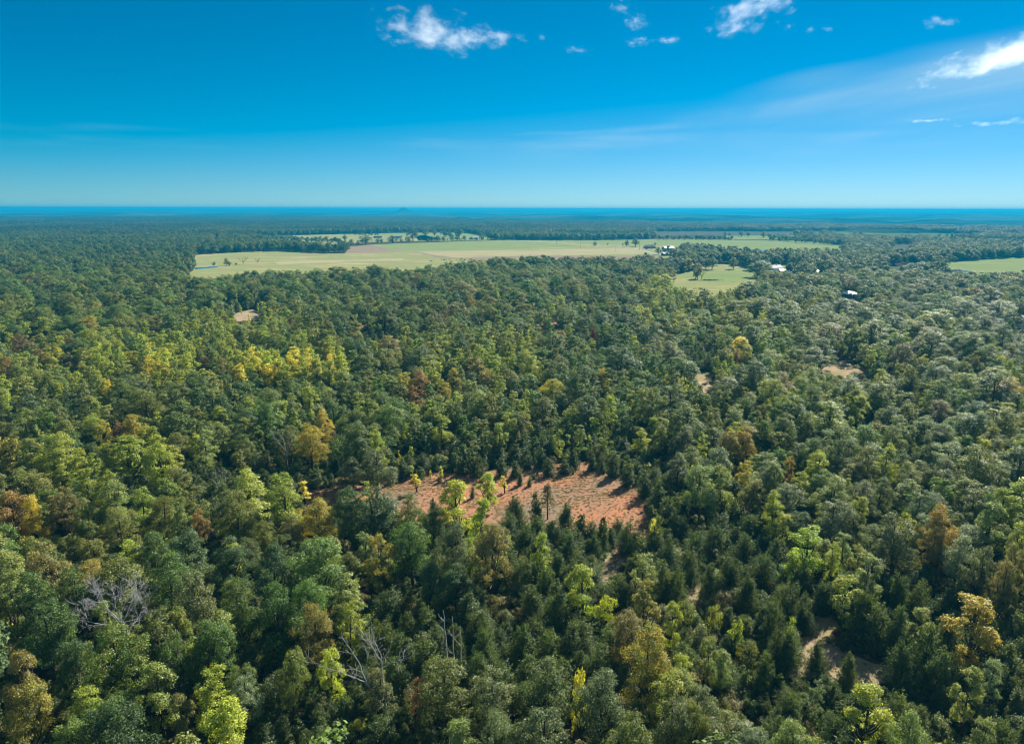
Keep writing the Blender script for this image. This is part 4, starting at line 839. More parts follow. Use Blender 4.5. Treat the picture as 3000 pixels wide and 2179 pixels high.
for i in order:
    if blocked[i]: continue
    x, y, u = X[i], Y[i], un[i]
    if zr[i] and u[0] < .9: kind = 'poplar'
    elif zp[i] and u[0] < .50: kind = 'poplar'
    elif zc[i]: kind = 'cedar' if u[0] < .70 else ('bush' if u[0] < .92 else 'poplar')
    elif zs[i]: kind = 'bush' if u[0] < .62 else ('cedar' if u[0] < .88 else 'poplar')
    else: kind = 'oak' if u[0] < .70 else ('poplar' if u[0] < .82 else ('cedar' if u[0] < .92 else 'bush'))
    if kind == 'oak':
        far_ = min(1.0, max(0.0, (math.hypot(x, y) - 150) / 250)); h = (7.6 + 7.4 * u[1] ** 1.2) * (1 + .18 * far_); r = h * (.27 + .12 * u[2]) * (1 + far_ * (.22 + .42 * u[4])); fac = .76 - .05 * far_
        k = int(np.clip((pn[i] - .28) * 13 + (u[3] - .5) * 4, 0, 5.99)); tk = oak_cols[k]; turn = .25 * u[4] ** 2
        if zo[i] and u[5] < .6: tk = ('olive', 'yg', 'pale')[int(u[4] * 2.99)]; turn = .5 * u[4]
        elif u[5] > .975: tk = ('tan', 'brown', 'gold', 'olive', 'brown', 'tan')[int(u[4] * 5.99)]; turn = .5 * u[3]
        if x < .05 * y and u[5] < .5 and tk in ('teal', 'deep', 'green'): tk = ('olive', 'fresh', 'olive', 'fresh')[int(u[4] * 3.99)]
        if x > .25 * y and u[5] < .35: tk = ('grey', 'silver', 'pale')[int(u[4] * 2.6)]  # right-hand oaks paler: backlight and haze put into the tint
    elif kind == 'poplar':
        h = 8 + 5.5 * u[1]; r = h * (.17 + .08 * u[2]); fac = .66
        tk = ('yellow', 'yg', 'lime')[int(u[4] * 2.99)] if zr[i] else ('yg', 'pale', 'yg', 'pale', 'olive')[int(u[4] * 4.99)] if zp[i] else 'yg' if (u[5] < .28 or zo[i]) else ('pale' if u[5] < .55 else ('fresh', 'olive', 'grey')[int(u[4] * 2.99)]); turn = .4 * u[3] ** 2
    elif kind == 'cedar':
        h = 2.2 + 4.6 * u[1] ** 1.2; r = h * (.28 + .18 * u[2]); fac = .56; tk = 'cedar' if u[3] < .6 else 'cedar2'; turn = 0
    else:
        h = 1.8 + 2.6 * u[1]; r = h * .58; fac = .62; tk = ('olive', 'green', 'grey', 'yg', 'tan', 'brown', 'pale')[int(u[3] * 6.99)]; turn = .4 * u[4] ** 2
    if not clear_of(x, y, r, fac): continue
    if hides_hand(x, y, r, h):
        kind = 'bush' if u[0] < .6 else 'cedar'; h = 1.6 + 2.6 * u[1]; r = h * (.55 if kind == 'bush' else .36)
        tk = ('olive', 'green', 'grey', 'tan', 'fresh')[int(u[3] * 4.99)] if kind == 'bush' else 'cedar2'; turn = .2 * u[4]
        if hides_hand(x, y, r, h): continue
    if free_view(x, y, r, h):
        placed.append([x, y, r, kind, h, tk, turn, None]); put_grid(len(placed) - 1)
P_all = placed
px_, py_, dep_ = proj(np.array([p[0] for p in P_all]), np.array([p[1] for p in P_all]), np.array([p[4] * .6 for p in P_all]))
size_ = np.array([p[2] for p in P_all]) / dep_ * FPX * 2
inframe = (px_ > -20) & (px_ < PW + 20) & (py_ > 560) & (py_ < PH + 40)
# how many of each kind stand as trees of their own; the rest become one woodland
LIMIT = {'oak': 300, 'poplar': 150, 'cedar': 290, 'bush': 110, 'sapling': 60, 'pine': 5}
single = np.zeros(len(P_all), bool)
for kind, lim in LIMIT.items():
    ids = [i for i in range(len(P_all)) if P_all[i][3] == kind and (inframe[i] or i < NHAND)]
    ids.sort(key=lambda i: (0 if i < NHAND and (P_all[i][7] or kind in ('sapling', 'pine')) else 1, -size_[i]))
    for i in ids[:lim]: single[i] = True
NAME = {'oak': 'oak_tree', 'poplar': 'poplar_tree', 'cedar': 'cedar_tree', 'bush': 'shrub', 'sapling': 'sapling', 'pine': 'pine_tree'}
CATG = {'oak': 'tree', 'poplar': 'tree', 'cedar': 'tree', 'bush': 'shrub', 'sapling': 'sapling', 'pine': 'tree'}
NOUN = {'oak': 'oak', 'poplar': 'poplar', 'cedar': 'cedar', 'bush': 'shrub', 'sapling': 'sapling', 'pine': 'pine'}
GROUP = {'oak': 'broadleaf oaks of the near woods', 'poplar': 'pointed poplars of the near woods', 'cedar': 'cedars of the near woods', 'bush': 'shrubs between the trees', 'sapling': 'thin saplings round the openings', 'pine': 'pines'}
def plant(p, i):
    x, y, r, kind, h, tk, turn, lab = p
    crown, trunk, H, R = TREE[kind][rnd.randrange(len(TREE[kind]))]
    root = thing(NAME[kind], lab or '', CATG[kind], (x, y, -0.05), rnd.uniform(0, 6.28), GROUP[kind])
    e_ = .06 if kind in ('cedar', 'sapling') else .03
    root.rotation_euler = (rnd.gauss(0, e_), rnd.gauss(0, e_), root.rotation_euler[2])
    s_ = rnd.uniform(.9, 1.1); root.scale = (r / R * s_, r / R / s_, h / H)
    t = link('trunk', trunk, root)
    c = link('crown', crown, root)
    j = lambda v: v * rnd.uniform(.86, 1.16)
    T = TINT[tk]; b = rnd.uniform(.88, 1.14)
    c.color = (T[0] * b * rnd.uniform(.93, 1.08), T[1] * b, T[2] * b * rnd.uniform(.9, 1.1), turn)
    return root
singles = []
for i in np.nonzero(single)[0]:
    singles.append((i, plant(P_all[i], i)))
# labels: a tree without one of its own is told by its nearest landmark tree
LAND = [(i, P_all[i][7]) for i, _ in singles if P_all[i][7]]
MARK = [(30, 1480, 'orange oak on the west edge'), (340, 1740, 'spreading dead tree'), (350, 1880, 'bright olive oak'), (650, 2090, 'bright bottom poplar'), (60, 1950, 'tan fading edge oak'),
        (586, 1510, 'small rust orange tree'), (721, 1420, 'broad yellow green poplar'), (934, 1510, 'round golden olive oak'), (1100, 1480, 'big bluish clearing oak'), (1336, 1460, 'brightest yellow poplar'),
        (1204, 1580, 'vivid green dome oak'), (1100, 1600, 'oak with a golden cap'), (930, 1650, 'largest fresh green oak'), (915, 1810, 'tan brown western oak'), (1100, 2000, 'leaning dead tree'),
        (1335, 1900, 'three bare snags'), (1223, 2030, 'rust red bottom tree'), (1606, 1450, 'lone open pine'), (1715, 1700, 'bright speckled poplar'), (1905, 1920, 'big golden oak'),
        (1847, 1560, 'plump track cedar'), (2060, 1430, 'tall sunlit pale oak'), (2373, 1590, 'broad light lime tree'), (2580, 1800, 'large black green cedar'), (2394, 1900, 'cedar on the dry strip'),
        (2775, 1550, 'tall orange tan oak'), (2869, 1810, 'amber yellow eastern tree'), (2552, 2060, 'brightest lime bottom tree'), (57, 1000, 'rust brown western oak'), (780, 1080, 'bright yellow poplar row'),
        (905, 1280, 'golden oak with pale trunk'), (385, 1240, 'golden olive western oak'), (465, 1340, 'vivid western poplar'), (2186, 1280, 'orange eastern oak'), (2438, 1220, 'light green eastern poplar'),
        (2671, 1110, 'brownish cone shaped tree'), (2763, 1200, 'brown eastern oak'), (1323, 1100, 'orange gold oak'), (1760, 1100, 'narrow golden tree'), (1550, 1420, 'small clearing cedars'), (1878, 1280, 'yellow poplar behind the clearing'),
        (988, 1285, 'pale snag behind the clearing'), (2552, 1660, 'pale thin eastern tree'), (1585, 1600, 'slim poplar among cedars'), (2450, 1080, 'wide pale eastern opening'), (2060, 1110, 'pale opening behind oaks'), (2985, 1620, 'tan oak on the east edge'), (45, 1470, 'golden yellow edge tree')]
ORD = ['nearest', 'second', 'third', 'fourth', 'fifth', 'sixth', 'seventh', 'eighth', 'ninth', 'tenth', 'eleventh', 'twelfth']
mx_, my_ = np.array([m[0] for m in MARK], float), np.array([m[1] for m in MARK], float)
def bearing(dx, dy):
    dy = dy * 1.5; a = math.degrees(math.atan2(-dy, dx)) % 360
    return ['right of', 'behind and right of', 'behind', 'behind and left of', 'left of', 'in front and left of', 'in front of', 'in front and right of'][int((a + 22.5) // 45) % 8]
bins = {}
for i, root in singles:
    if P_all[i][7]: continue
    q = np.hypot(mx_ - px_[i], (my_ - py_[i]) * 1.5); k = int(np.argmin(q))
    key = (WORD[P_all[i][5]], NOUN[P_all[i][3]], bearing(px_[i] - mx_[k], py_[i] - my_[k]), MARK[k][2])
    bins.setdefault(key, []).append((float(q[k]), root))
for (w, noun, brg, mk), L in bins.items():
    L.sort(key=lambda t: t[0])
    for j, (_, root) in enumerate(L):
        o = '' if len(L) == 1 else (ORD[j] + ' ' if j < len(ORD) else 'outermost ')
        root['label'] = (o + w + ' ' + noun + ' ' + brg + ' the ' + mk).strip()
# ---- low undergrowth filling the floor of the near woods
n = 26000
d = np.sqrt(rng.uniform(50 ** 2, 330 ** 2, n)); a = rng.uniform(-math.radians(43), math.radians(44), n); X, Y = d * np.sin(a), d * np.cos(a)
bad = np.zeros(n, bool)
for P in SHEETS: bad |= inside(P, X, Y)
U = {k: [] for k in ('x', 'y', 'z', 'rot', 'sx', 'sz', 'idx', 'tint')}; seen = set()
for i in np.nonzero(~bad)[0]:
    c = (int(X[i] // 2.6), int(Y[i] // 2.6))
    if c in seen: continue
    seen.add(c); hh = rng.uniform(.7, 2.3); b = rng.uniform(.7, 1.2); T = TINT[('olive', 'green', 'grey', 'cedar2', 'tan', 'deep', 'fresh', 'brown')[int(rng.integers(8))]]
    U['x'].append(X[i]); U['y'].append(Y[i]); U['z'].append(-.1); U['rot'].append(rng.uniform(0, 6.28)); U['sx'].append(hh / 3.4 * rng.uniform(1.0, 1.7)); U['sz'].append(hh / 3.4); U['idx'].append(rnd.choice(LOD['bush'])); U['tint'].append((T[0] * b, T[1] * b, T[2] * b, .15))
U = {k: np.array(v) for k, v in U.items()}
scatter('undergrowth', 'low brush and seedlings covering the forest floor', U, SRC)
# ---- everything else in the woods: one woodland
rest = [i for i in range(len(P_all)) if not single[i]]
lodk = {'oak': ('oak', 12.5, 4.3), 'poplar': ('poplar', 13, 3.2), 'cedar': ('cedar', 6, 1.75), 'bush': ('bush', 3.4, 1.9), 'sapling': ('poplar', 13, 3.2), 'pine': ('cedar', 6, 1.75)}
A = {k: [] for k in ('x', 'y', 'z', 'rot', 'sx', 'sz', 'idx', 'tint')}
def add(x, y, r, h, key, H, R, tint, turn, z=0.0):
    A['x'].append(x); A['y'].append(y); A['z'].append(z); A['rot'].append(rnd.uniform(0, 6.28)); A['sx'].append(r / R); A['sz'].append(h / H)
    A['idx'].append(rnd.choice(LOD[key])); b = rnd.uniform(.84, 1.16); A['tint'].append((tint[0] * b * rnd.uniform(.92, 1.1), tint[1] * b, tint[2] * b, turn))
for i in rest:
    x, y, r, kind, h, tk, turn, _ = P_all[i]; key, H, R = lodk[kind]
    add(x, y, r, h, key, H, R, TINT[tk], turn)
# middle distance, 740 m to 1900 m
def forest_ok(X, Y):
    bad = np.zeros(len(X), bool)
    for P in SHEETS: bad |= inside(P, X, Y)
    return ~bad & free_view_many(X, Y, 13.0)
n = 42000
d = np.sqrt(rng.uniform(735 ** 2, 1950 ** 2, n)); a = rng.uniform(-math.radians(42), math.radians(43), n); X, Y = d * np.sin(a), d * np.cos(a)
ok = forest_ok(X, Y)
seen = set(); tn = fbm(X * .01, Y * .01, 93, 3)
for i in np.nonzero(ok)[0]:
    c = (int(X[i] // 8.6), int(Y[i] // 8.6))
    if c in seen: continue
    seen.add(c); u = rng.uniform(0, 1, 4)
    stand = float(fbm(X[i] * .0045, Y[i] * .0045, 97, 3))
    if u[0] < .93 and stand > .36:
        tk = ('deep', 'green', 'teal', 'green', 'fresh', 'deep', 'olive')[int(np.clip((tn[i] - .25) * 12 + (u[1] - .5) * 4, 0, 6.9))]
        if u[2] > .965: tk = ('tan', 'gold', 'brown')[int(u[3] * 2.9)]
        h = 10.5 + 5 * u[3]; add(X[i], Y[i], h * (.33 + .17 * u[1]), h, 'oakfar', 12.5, 4.5, tuple(.82 * c for c in TINT[tk]), .15 * u[2])  # tint darkened to stand in for self-shadow of the crowns
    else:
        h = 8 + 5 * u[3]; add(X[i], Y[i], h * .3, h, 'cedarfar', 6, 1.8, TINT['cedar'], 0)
# hedgerows between the fields
for x0, y0, x1, y1, hpx, cnt, deep_ in [(1925, 702, 2145, 703, 13, 30, 1), (2255, 706, 2500, 722, 17, 44, 2), (2150, 704, 2250, 705, 4, 16, 1), (2395, 690, 2640, 697, 9, 30, 1), (2640, 697, 2860, 700, 9, 22, 2), (735, 704, 1000, 716, 16, 46, 2), (1000, 718, 1030, 724, 14, 6, 1), (1225, 706, 1460, 703, 7, 26, 1), (1460, 703, 1900, 700, 14, 60, 2), (2500, 728, 2610, 736, 18, 20, 2), (1290, 690, 1330, 700, 12, 8, 2), (1040, 690, 1110, 690, 8, 10, 1), (2610, 734, 2660, 736, 8, 8, 1), (2735, 778, 2790, 768, 22, 12, 2), (2790, 768, 2990, 753, 24, 36, 2), (1960, 760, 2060, 779, 28, 14, 2)]:
    for k in range(cnt):
        f = (k + rnd.random()) / cnt; px, py = x0 + (x1 - x0) * f, y0 + (y1 - y0) * f - rnd.random() * (deep_ - 1) * 5
        x, y = G(px, py); h = hpx * float(proj(x, y, 0)[2]) / FPX * rnd.uniform(.65, 1.15)
        add(x, y, h * rnd.uniform(.38, .6), h, 'oakfar', 12.5, 4.5, TINT[rnd.choice(('deep', 'green', 'teal', 'green', 'olive'))], .1)
# far woods in patches out to the edge of the plateau
n = 60000
d = np.sqrt(rng.uniform(1900 ** 2, 6400 ** 2, n)); a = rng.uniform(-math.radians(42), math.radians(43), n); X, Y = d * np.sin(a), d * np.cos(a)
ok = forest_ok(X, Y) & (d < edge_of_plateau(a) + 350)
for dx, dy in ((20, 0), (-20, 0), (0, 26), (0, -26)):
    ok &= forest_ok(X + dx, Y + dy) | (d > 2600)
seen = set(); tn = fbm(X * .004, Y * .004, 95, 3); Z = terr(X, Y)
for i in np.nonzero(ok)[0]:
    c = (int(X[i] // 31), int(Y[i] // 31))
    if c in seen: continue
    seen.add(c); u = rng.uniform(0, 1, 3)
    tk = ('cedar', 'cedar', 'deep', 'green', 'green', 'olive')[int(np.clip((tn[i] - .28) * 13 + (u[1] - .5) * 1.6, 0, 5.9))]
    s = rng.uniform(.85, 1.15); add(X[i], Y[i], s, s * (.9 + .25 * u[2]), 'grove', 1, 1, tuple(.55 * c for c in TINT[tk]), .08 * u[0], float(Z[i]))  # grove tints darkened: shade among the crowns painted into the leaf colour
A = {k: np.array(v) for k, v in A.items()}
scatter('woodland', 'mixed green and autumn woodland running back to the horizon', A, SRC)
print('single', len(singles), 'woodland', len(A['x']), 'bins', max(len(v) for v in bins.values()))
CLOUDS = True
# ---------------------------------------------------------------- dead trees and snags
def dead(name, label, lines_or_mesh, x, y, rz=0.0, group='dead trees and snags'):
    o = link(name, lines_or_mesh, None, (x, y, -.1)); o.rotation_euler = (0, 0, rz)
    return tag(o, label, 'dead tree', group)
def twiggy(name, mains, seed, depth=2, n=9, L=2.2, mat='deadwood'):
    """given main limbs as point lists with radii, add side branches and twigs"""
    r = random.Random(seed); lines = []
    def tw(p, d, L, rad, k):
        pts, rr, q, e = [p], [rad], p.copy(), d.copy()
        for i in range(4):
            e = (e + Vector((r.gauss(0, .3), r.gauss(0, .3), r.gauss(.06, .25))) * .6).normalized(); q = q + e * L / 4; pts.append(q.copy()); rr.append(max(rad * (1 - .2 * (i + 1)), .02))
        lines.append((pts, rr))
        if k > 0:
            for c in range(r.randint(2, 4)):
                i = r.randint(1, 4); tw(pts[i], ((pts[i] - pts[i - 1]).normalized() + Vector((r.gauss(0, .7), r.gauss(0, .7), r.gauss(.2, .5)))).normalized(), L * r.uniform(.45, .7), max(rr[i] * .65, .02), k - 1)
    for pts, r0, r1 in mains:
        P = [Vector(p) for p in pts]; m = len(P); fine = []
        for i in range(m - 1):
            for j in range(3):
                fine.append(P[i].lerp(P[i + 1], j / 3) + Vector((r.gauss(0, .05), r.gauss(0, .05), 0)))
        fine.append(P[-1]); k = len(fine); rr = [r0 + (r1 - r0) * i / (k - 1) for i in range(k)]
        lines.append((fine, rr))
        for c in range(n):
            i = r.randint(k // 3, k - 1); d = (fine[i] - fine[i - 1]).normalized()
            tw(fine[i], (d * .6 + Vector((r.gauss(0, .8), r.gauss(0, .8), r.gauss(.2, .45)))).normalized(), L * r.uniform(.5, 1.1), rr[i] * .55, depth - 1)
    return tubes(name, [(p, [max(q * .58, .014) for q in rr]) for p, rr in lines], M[mat], 5)
x, y = G(1138, 2150)
dead('dead_tree', 'tall leaning dead tree with bare grey forked limbs at the bottom', twiggy('leaning_dead_tree', [
    ([(0, 0, 0), (-.2, 0, 3.5), (-.4, .2, 8), (-.55, .2, 11.5), (-1.3, .1, 13.6)], .19, .04), ([(-.2, 0, 3.5), (-1.2, -.2, 5.6), (-2.3, -.4, 7.7), (-3.0, -.3, 10.2), (-4.2, -.2, 12.6), (-5.2, 0, 14)], .19, .04),
    ([(-2.3, -.4, 7.7), (-3.6, -.8, 8.9), (-5.2, -1.0, 9.8), (-7.5, -1.2, 10.8)], .12, .03), ([(-.5, .2, 9.5), (.8, .5, 10.2), (2.2, .6, 10.6)], .08, .03), ([(-.5, .2, 10.5), (-1.6, .8, 12), (-2.2, .9, 13.8)], .09, .03)], 5, 2, 8, 2.2), x, y)
x, y = G(345, 1735, 12.5)
dead('dead_tree', 'spreading dead tree with pale bare branches among western oaks', twiggy('spreading_dead_tree', [
    ([(0, 0, 0), (0, 0, 5), (.1, 0, 8.2)], .30, .22), ([(.1, 0, 7.5), (-1.6, .2, 9.4), (-2.6, .3, 11.6), (-3, .3, 13)], .15, .03), ([(.1, 0, 8), (-.5, -.3, 10.5), (-.4, -.4, 13.2)], .14, .03), ([(.1, 0, 8), (1.8, .2, 10.4), (2.8, .3, 12.9)], .14, .03),
    ([(.1, 0, 7.2), (-2.4, -.6, 7.9), (-4.3, -.9, 8.6), (-5.8, -1, 8.9)], .14, .03), ([(.1, 0, 7.8), (2.6, -.4, 8.8), (4.6, -.6, 9.9)], .14, .03), ([(.1, 0, 7.6), (-2.2, 1, 8.9), (-4, 1.6, 10.6)], .12, .03), ([(.1, 0, 8), (1, 1.4, 10.4), (1.3, 2, 12.6)], .12, .03)], 6, 3, 8, 2.6), x, y)
def snag(name, label, px, pt, pb, lean, seed, r0=.20, stubs=3):
    x, y = G(px, pb); a = 0.0; b = 25.0
    for _ in range(40):
        m = (a + b) / 2
        if proj(x, y, m)[1] > pt: a = m
        else: b = m
    h = a; r = random.Random(seed)
    mains = [([(0, 0, 0), (lean * .2, 0, h * .35), (lean * .6 + r.gauss(0, .08), .05, h * .7), (lean, 0, h)], r0, .05)]
    for k in range(stubs):
        z = h * r.uniform(.45, .9); w = r.uniform(.5, 1.5); sx = r.choice((-1, 1)); f = lean * (z / h)
        mains.append(([(f, 0, z), (f + sx * w * .6, r.gauss(0, .3), z + .5 * w), (f + sx * w * .8, r.gauss(0, .3), z + 1.1 * w)], r0 * .4, .03))
    lines = twiggy(name, mains, seed, 1, 1, .9)
    return dead('dead_snag', label, lines, x, y)
snag('snag', 'tallest of three bare grey snags standing together', 1318, 1785, 2020, -.7, 11, .21, 2)
snag('snag', 'middle snag of the three with short side stubs', 1337, 1802, 2030, -.4, 12, .20, 4)
snag('snag', 'shortest snag of the three, on their right', 1354, 1846, 2022, -.1, 13, .16, 1)
snag('snag', 'pale leaning snag behind the west end of the clearing', 1000, 1262, 1338, -1.6, 14, .16, 3)
snag('snag', 'pale snag rising beside a small yellow poplar', 578, 1253, 1330, -1.3, 15, .15, 1)
snag('snag', 'crooked broken snag in the dark gap of the western woods', 498, 2005, 2100, .2, 16, .16, 1)
snag('snag', 'short broken stump near the crooked snag', 528, 2040, 2105, .15, 17, .15, 0)
snag('snag', 'thin dark snag in the western scrub', 430, 1072, 1140, -.6, 18, .16, 3)
x, y = G(648, 1374, 9.0)
dead('dead_tree', 'white dead tree with several upright stems beside a yellow green poplar', twiggy('dead_many', [([(0, 0, 0), (dx * .3, dy * .3, 3), (dx * .7, dy * .6, 6), (dx, dy, z)], .11, .025) for dx, dy, z in ((-1.5, .3, 9), (-.7, -.4, 8.6), (.1, .3, 9.2), (.9, -.2, 8.2), (1.7, .4, 7.2), (-2.2, -.3, 7))], 21, 2, 4, 1.4), x, y)
x, y = G(833, 1262, 12.0)
dead('dead_tree', 'bare whitish tree just west of the golden oak', twiggy('dead_b', [([(0, 0, 0), (.2, 0, 5), (-.2, 0, 9), (-.6, 0, 12)], .17, .04), ([(0, 0, 6), (1.2, .2, 8.6), (1.9, .3, 11.4)], .09, .03), ([(0, 0, 7), (-1.6, -.2, 9), (-2.6, -.2, 11)], .09, .03)], 22, 2, 7, 2.0), x, y)
x, y = G(1908, 1040, 11.0)
dead('dead_tree', 'pale bare tree between oaks beyond the clearing', twiggy('dead_c', [([(0, 0, 0), (0, 0, 5), (.3, 0, 9), (.5, 0, 11)], .2, .05), ([(0, 0, 5), (-1.2, 0, 8), (-1.6, 0, 10)], .12, .04), ([(0, 0, 6), (1.6, 0, 8), (2.3, 0, 10)], .1, .04)], 23, 2, 5, 2.0), x, y)
x, y = G(2560, 1650, 10.0)
dead('dead_tree', 'white forked bare branches inside the pale thin eastern tree', twiggy('dead_d', [([(0, 0, 0), (-.2, 0, 4), (.1, 0, 6.5)], .14, .09), ([(.1, 0, 6.5), (.9, .2, 8.4), (1.5, .3, 10)], .08, .03), ([(.1, 0, 6.2), (-.7, .1, 8.4), (-.9, .1, 10.4)], .08, .03)], 24, 2, 6, 1.6), x, y)

# ---------------------------------------------------------------- trees standing in the open fields
def shade_tree(px, pb, hpx, wpx, tk, label, kind='oak', bare=False, twig=31):
    x, y = G(px, pb); dep = float(proj(x, y, 0)[2]); h = hpx * dep / FPX; r = wpx * dep / FPX / 2
    if bare:
        m = twiggy('field_bare', [([(0, 0, 0), (0, 0, h * .35)], .04 * h, .03 * h)] + [([(0, 0, h * .3), (r * .6 * math.cos(a), r * .6 * math.sin(a), h * .65), (r * math.cos(a), r * math.sin(a), h * .97)], .02 * h, .09) for a in (0, .9, 1.9, 2.9, 3.8, 4.9, 5.6)], twig, 2, 6, h * .3, 'bark')
        o = link('bare_tree', m, None, (x, y, -.05)); return tag(o, label, 'tree', 'trees standing in the fields')
    crown, trunk, H, R = TREE[kind][rnd.randrange(len(TREE[kind]))]
    root = thing('field_tree', label, 'tree', (x, y, -.05), rnd.uniform(0, 6), 'trees standing in the fields'); root.scale = (r / R, r / R, h / H)
    link('trunk', trunk, root); c = link('crown', crown, root); T = TINT[tk]; b = rnd.uniform(.9, 1.1); c.color = (T[0] * b, T[1] * b, T[2] * b, .1)
FT = [(663, 777, 21, 16, 'grey', 'bushy tree above the small western pond'), (672, 779, 13, 16, 'deep', 'low dark bush beside the bushy pond tree'), (627, 780, 13, 12, 'grey', 'small round bush left of the bushy pond tree'), (692, 777, 7, 8, 'deep', 'tiny bush between two pond trees'),
      (1743, 721, 13, 14, 'green', 'round tree alone beside the farm road'), (1780, 719, 7, 6, 'green', 'very small tree beside the farm road'), (1836, 722, 19, 17, 'deep', 'middle sized tree west of the brown farmhouse'), (1862, 723, 26, 25, 'deep', 'tall dark tree west of the brown farmhouse'), (1825, 720, 8, 6, 'green', 'sapling next to the middle sized farm tree'),
      (1882, 703, 8, 8, 'deep', 'small round tree at the back edge of the pasture'), (1919, 720, 9, 9, 'deep', 'small tree behind the brown farmhouse roof'),
      (1928, 746, 22, 24, 'green', 'leafy tree in front of the brown farmhouse'), (1948, 741, 14, 13, 'deep', 'dark square tree in front of the barn'), (1982, 746, 22, 24, 'green', 'leafy tree just right of the barn wall'),
      (2020, 746, 36, 44, 'deep', 'westernmost tree of the grove beside the barn'), (2060, 748, 34, 40, 'green', 'second tree of the barn grove'), (2000, 744, 30, 30, 'green', 'tree squeezed between barn and grove'),
      (2043, 817, 46, 30, 'tan', 'thin tan tree at the west side of the lawn'), (2038, 819, 30, 22, 'olive', 'low olive tree at the west side of the lawn'), (2068, 789, 32, 26, 'deep', 'dark tree at the back of the lawn, first from the west'), (2086, 790, 36, 30, 'green', 'tree at the back of the lawn, second from the west'), (2052, 788, 30, 30, 'deep', 'dark tree behind the thin tan one'),
      (2148, 789, 34, 28, 'green', 'tree at the back of the lawn beside the drive'), (2225, 812, 48, 66, 'fresh', 'large rounded bright green tree hiding the white house'),
      (1410, 703, 22, 20, 'green', 'tallest round tree behind the middle pasture'), (1253, 709, 9, 8, 'deep', 'small dark bush at the pasture corner'), (1264, 708, 15, 14, 'deep', 'first round tree of the short pasture row'), (1283, 708, 17, 18, 'deep', 'second round tree of the short pasture row'), (1300, 707, 14, 14, 'deep', 'third round tree of the short pasture row'), (1322, 706, 16, 14, 'deep', 'round tree right of the short pasture row'), (1340, 705, 15, 16, 'deep', 'fifth round tree along the pasture back edge'), (1360, 705, 14, 14, 'deep', 'sixth round tree along the pasture back edge'), (1380, 704, 10, 12, 'deep', 'low tree beside the tallest round pasture tree'),
      (1247, 693, 22, 20, 'green', 'tree in the green far field, west one'), (1273, 692, 16, 14, 'green', 'tree in the green far field, middle one'), (1303, 693, 18, 14, 'deep', 'tree in the green far field, east one'), (1345, 697, 28, 30, 'deep', 'wide dark tree between the green far fields'), (1316, 694, 17, 13, 'green', 'slim tree between the green far fields'),
      (1030, 721, 20, 18, 'deep', 'dark tree at the corner of the brown plot'), (1050, 720, 16, 14, 'deep', 'smaller dark tree by the brown plot'), (1072, 716, 26, 38, 'deep', 'broad dark tree behind the brown plot'), (1106, 713, 14, 14, 'deep', 'small tree right of the broad dark one'), (1118, 712, 12, 12, 'deep', 'second small tree right of the broad dark one'), (1150, 713, 22, 34, 'deep', 'broad tree in front of the blue roofed farm'), (1175, 711, 12, 12, 'green', 'small tree beside the blue roofed farm'), (1196, 710, 16, 20, 'deep', 'dark tree east of the blue roofed farm'), (1210, 706, 34, 36, 'deep', 'tallest tree of the blue roofed farm'), (1010, 706, 18, 16, 'deep', 'tree at the west end of the pale far field'),
      (2172, 694, 17, 16, 'deep', 'first tree on the mown far field'), (2192, 694, 15, 14, 'deep', 'second tree on the mown far field'), (2236, 697, 19, 19, 'deep', 'third tree on the mown far field'), (2254, 698, 16, 18, 'deep', 'fourth tree on the mown far field'), (2125, 692, 13, 11, 'deep', 'tree at the west end of the mown far field'), (2137, 692, 10, 8, 'deep', 'slim tree at the west end of the mown far field'),
      (2750, 797, 26, 28, 'green', 'dark round tree left of the eastern pond'), (2808, 808, 22, 28, 'deep', 'dark round tree in front of the eastern pond'), (2697, 796, 30, 40, 'grey', 'wide tree in the rough eastern meadow'), (2665, 797, 26, 36, 'olive', 'pale tree in the rough eastern meadow'), (2640, 797, 20, 20, 'green', 'small tree in the rough eastern meadow')]
for a in FT: shade_tree(*a[:5], a[5])
shade_tree(713, 775, 20, 28, 'deep', 'bare fan shaped tree beside the western pond', bare=True, twig=41)
shade_tree(755, 771, 11, 12, 'deep', 'small bare tree right of the fan shaped one', bare=True, twig=42)
shade_tree(2770, 795, 26, 20, 'deep', 'bare branching tree at the eastern pond', bare=True, twig=43)
shade_tree(2056, 820, 30, 24, 'deep', 'half bare tree with several stems on the lawn', bare=True, twig=44)

# ---------------------------------------------------------------- farm buildings
def plain(name, c, rough=.7, spec=.3, metal=0.0, var=.25, scale=1.2):
    m = noise_mat(name, tuple(v * (1 - var) for v in c), tuple(min(1, v * (1 + var * .5)) for v in c), scale, rough)
    b = [n for n in m.node_tree.nodes if n.type == 'BSDF_PRINCIPLED'][0]; b.inputs['Specular IOR Level'].default_value = spec; b.inputs['Metallic'].default_value = metal
    return m
M['white_roof'] = plain('white_metal_roof', (.42, .43, .45), .45, .5, var=.1); M['grey_roof'] = plain('grey_shingles', (.22, .22, .23)); M['brown_roof'] = plain('brown_shingles', (.10, .085, .08)); M['blue_roof'] = plain('blue_metal_roof', (.22, .36, .48), .4, .5)
M['pale_roof'] = plain('pale_metal_roof', (.52, .53, .55), .45, .5); M['white_wall'] = plain('white_siding', (.72, .72, .70)); M['dark_wall'] = plain('dark_boards', (.055, .075, .08)); M['brick_wall'] = plain('brown_brick', (.17, .11, .085)); M['red_wall'] = plain('red_boards', (.20, .05, .04))
M['glass'] = plain('window_glass', (.03, .04, .05), .08, .6, var=.1); M['door'] = plain('door_paint', (.12, .09, .07))
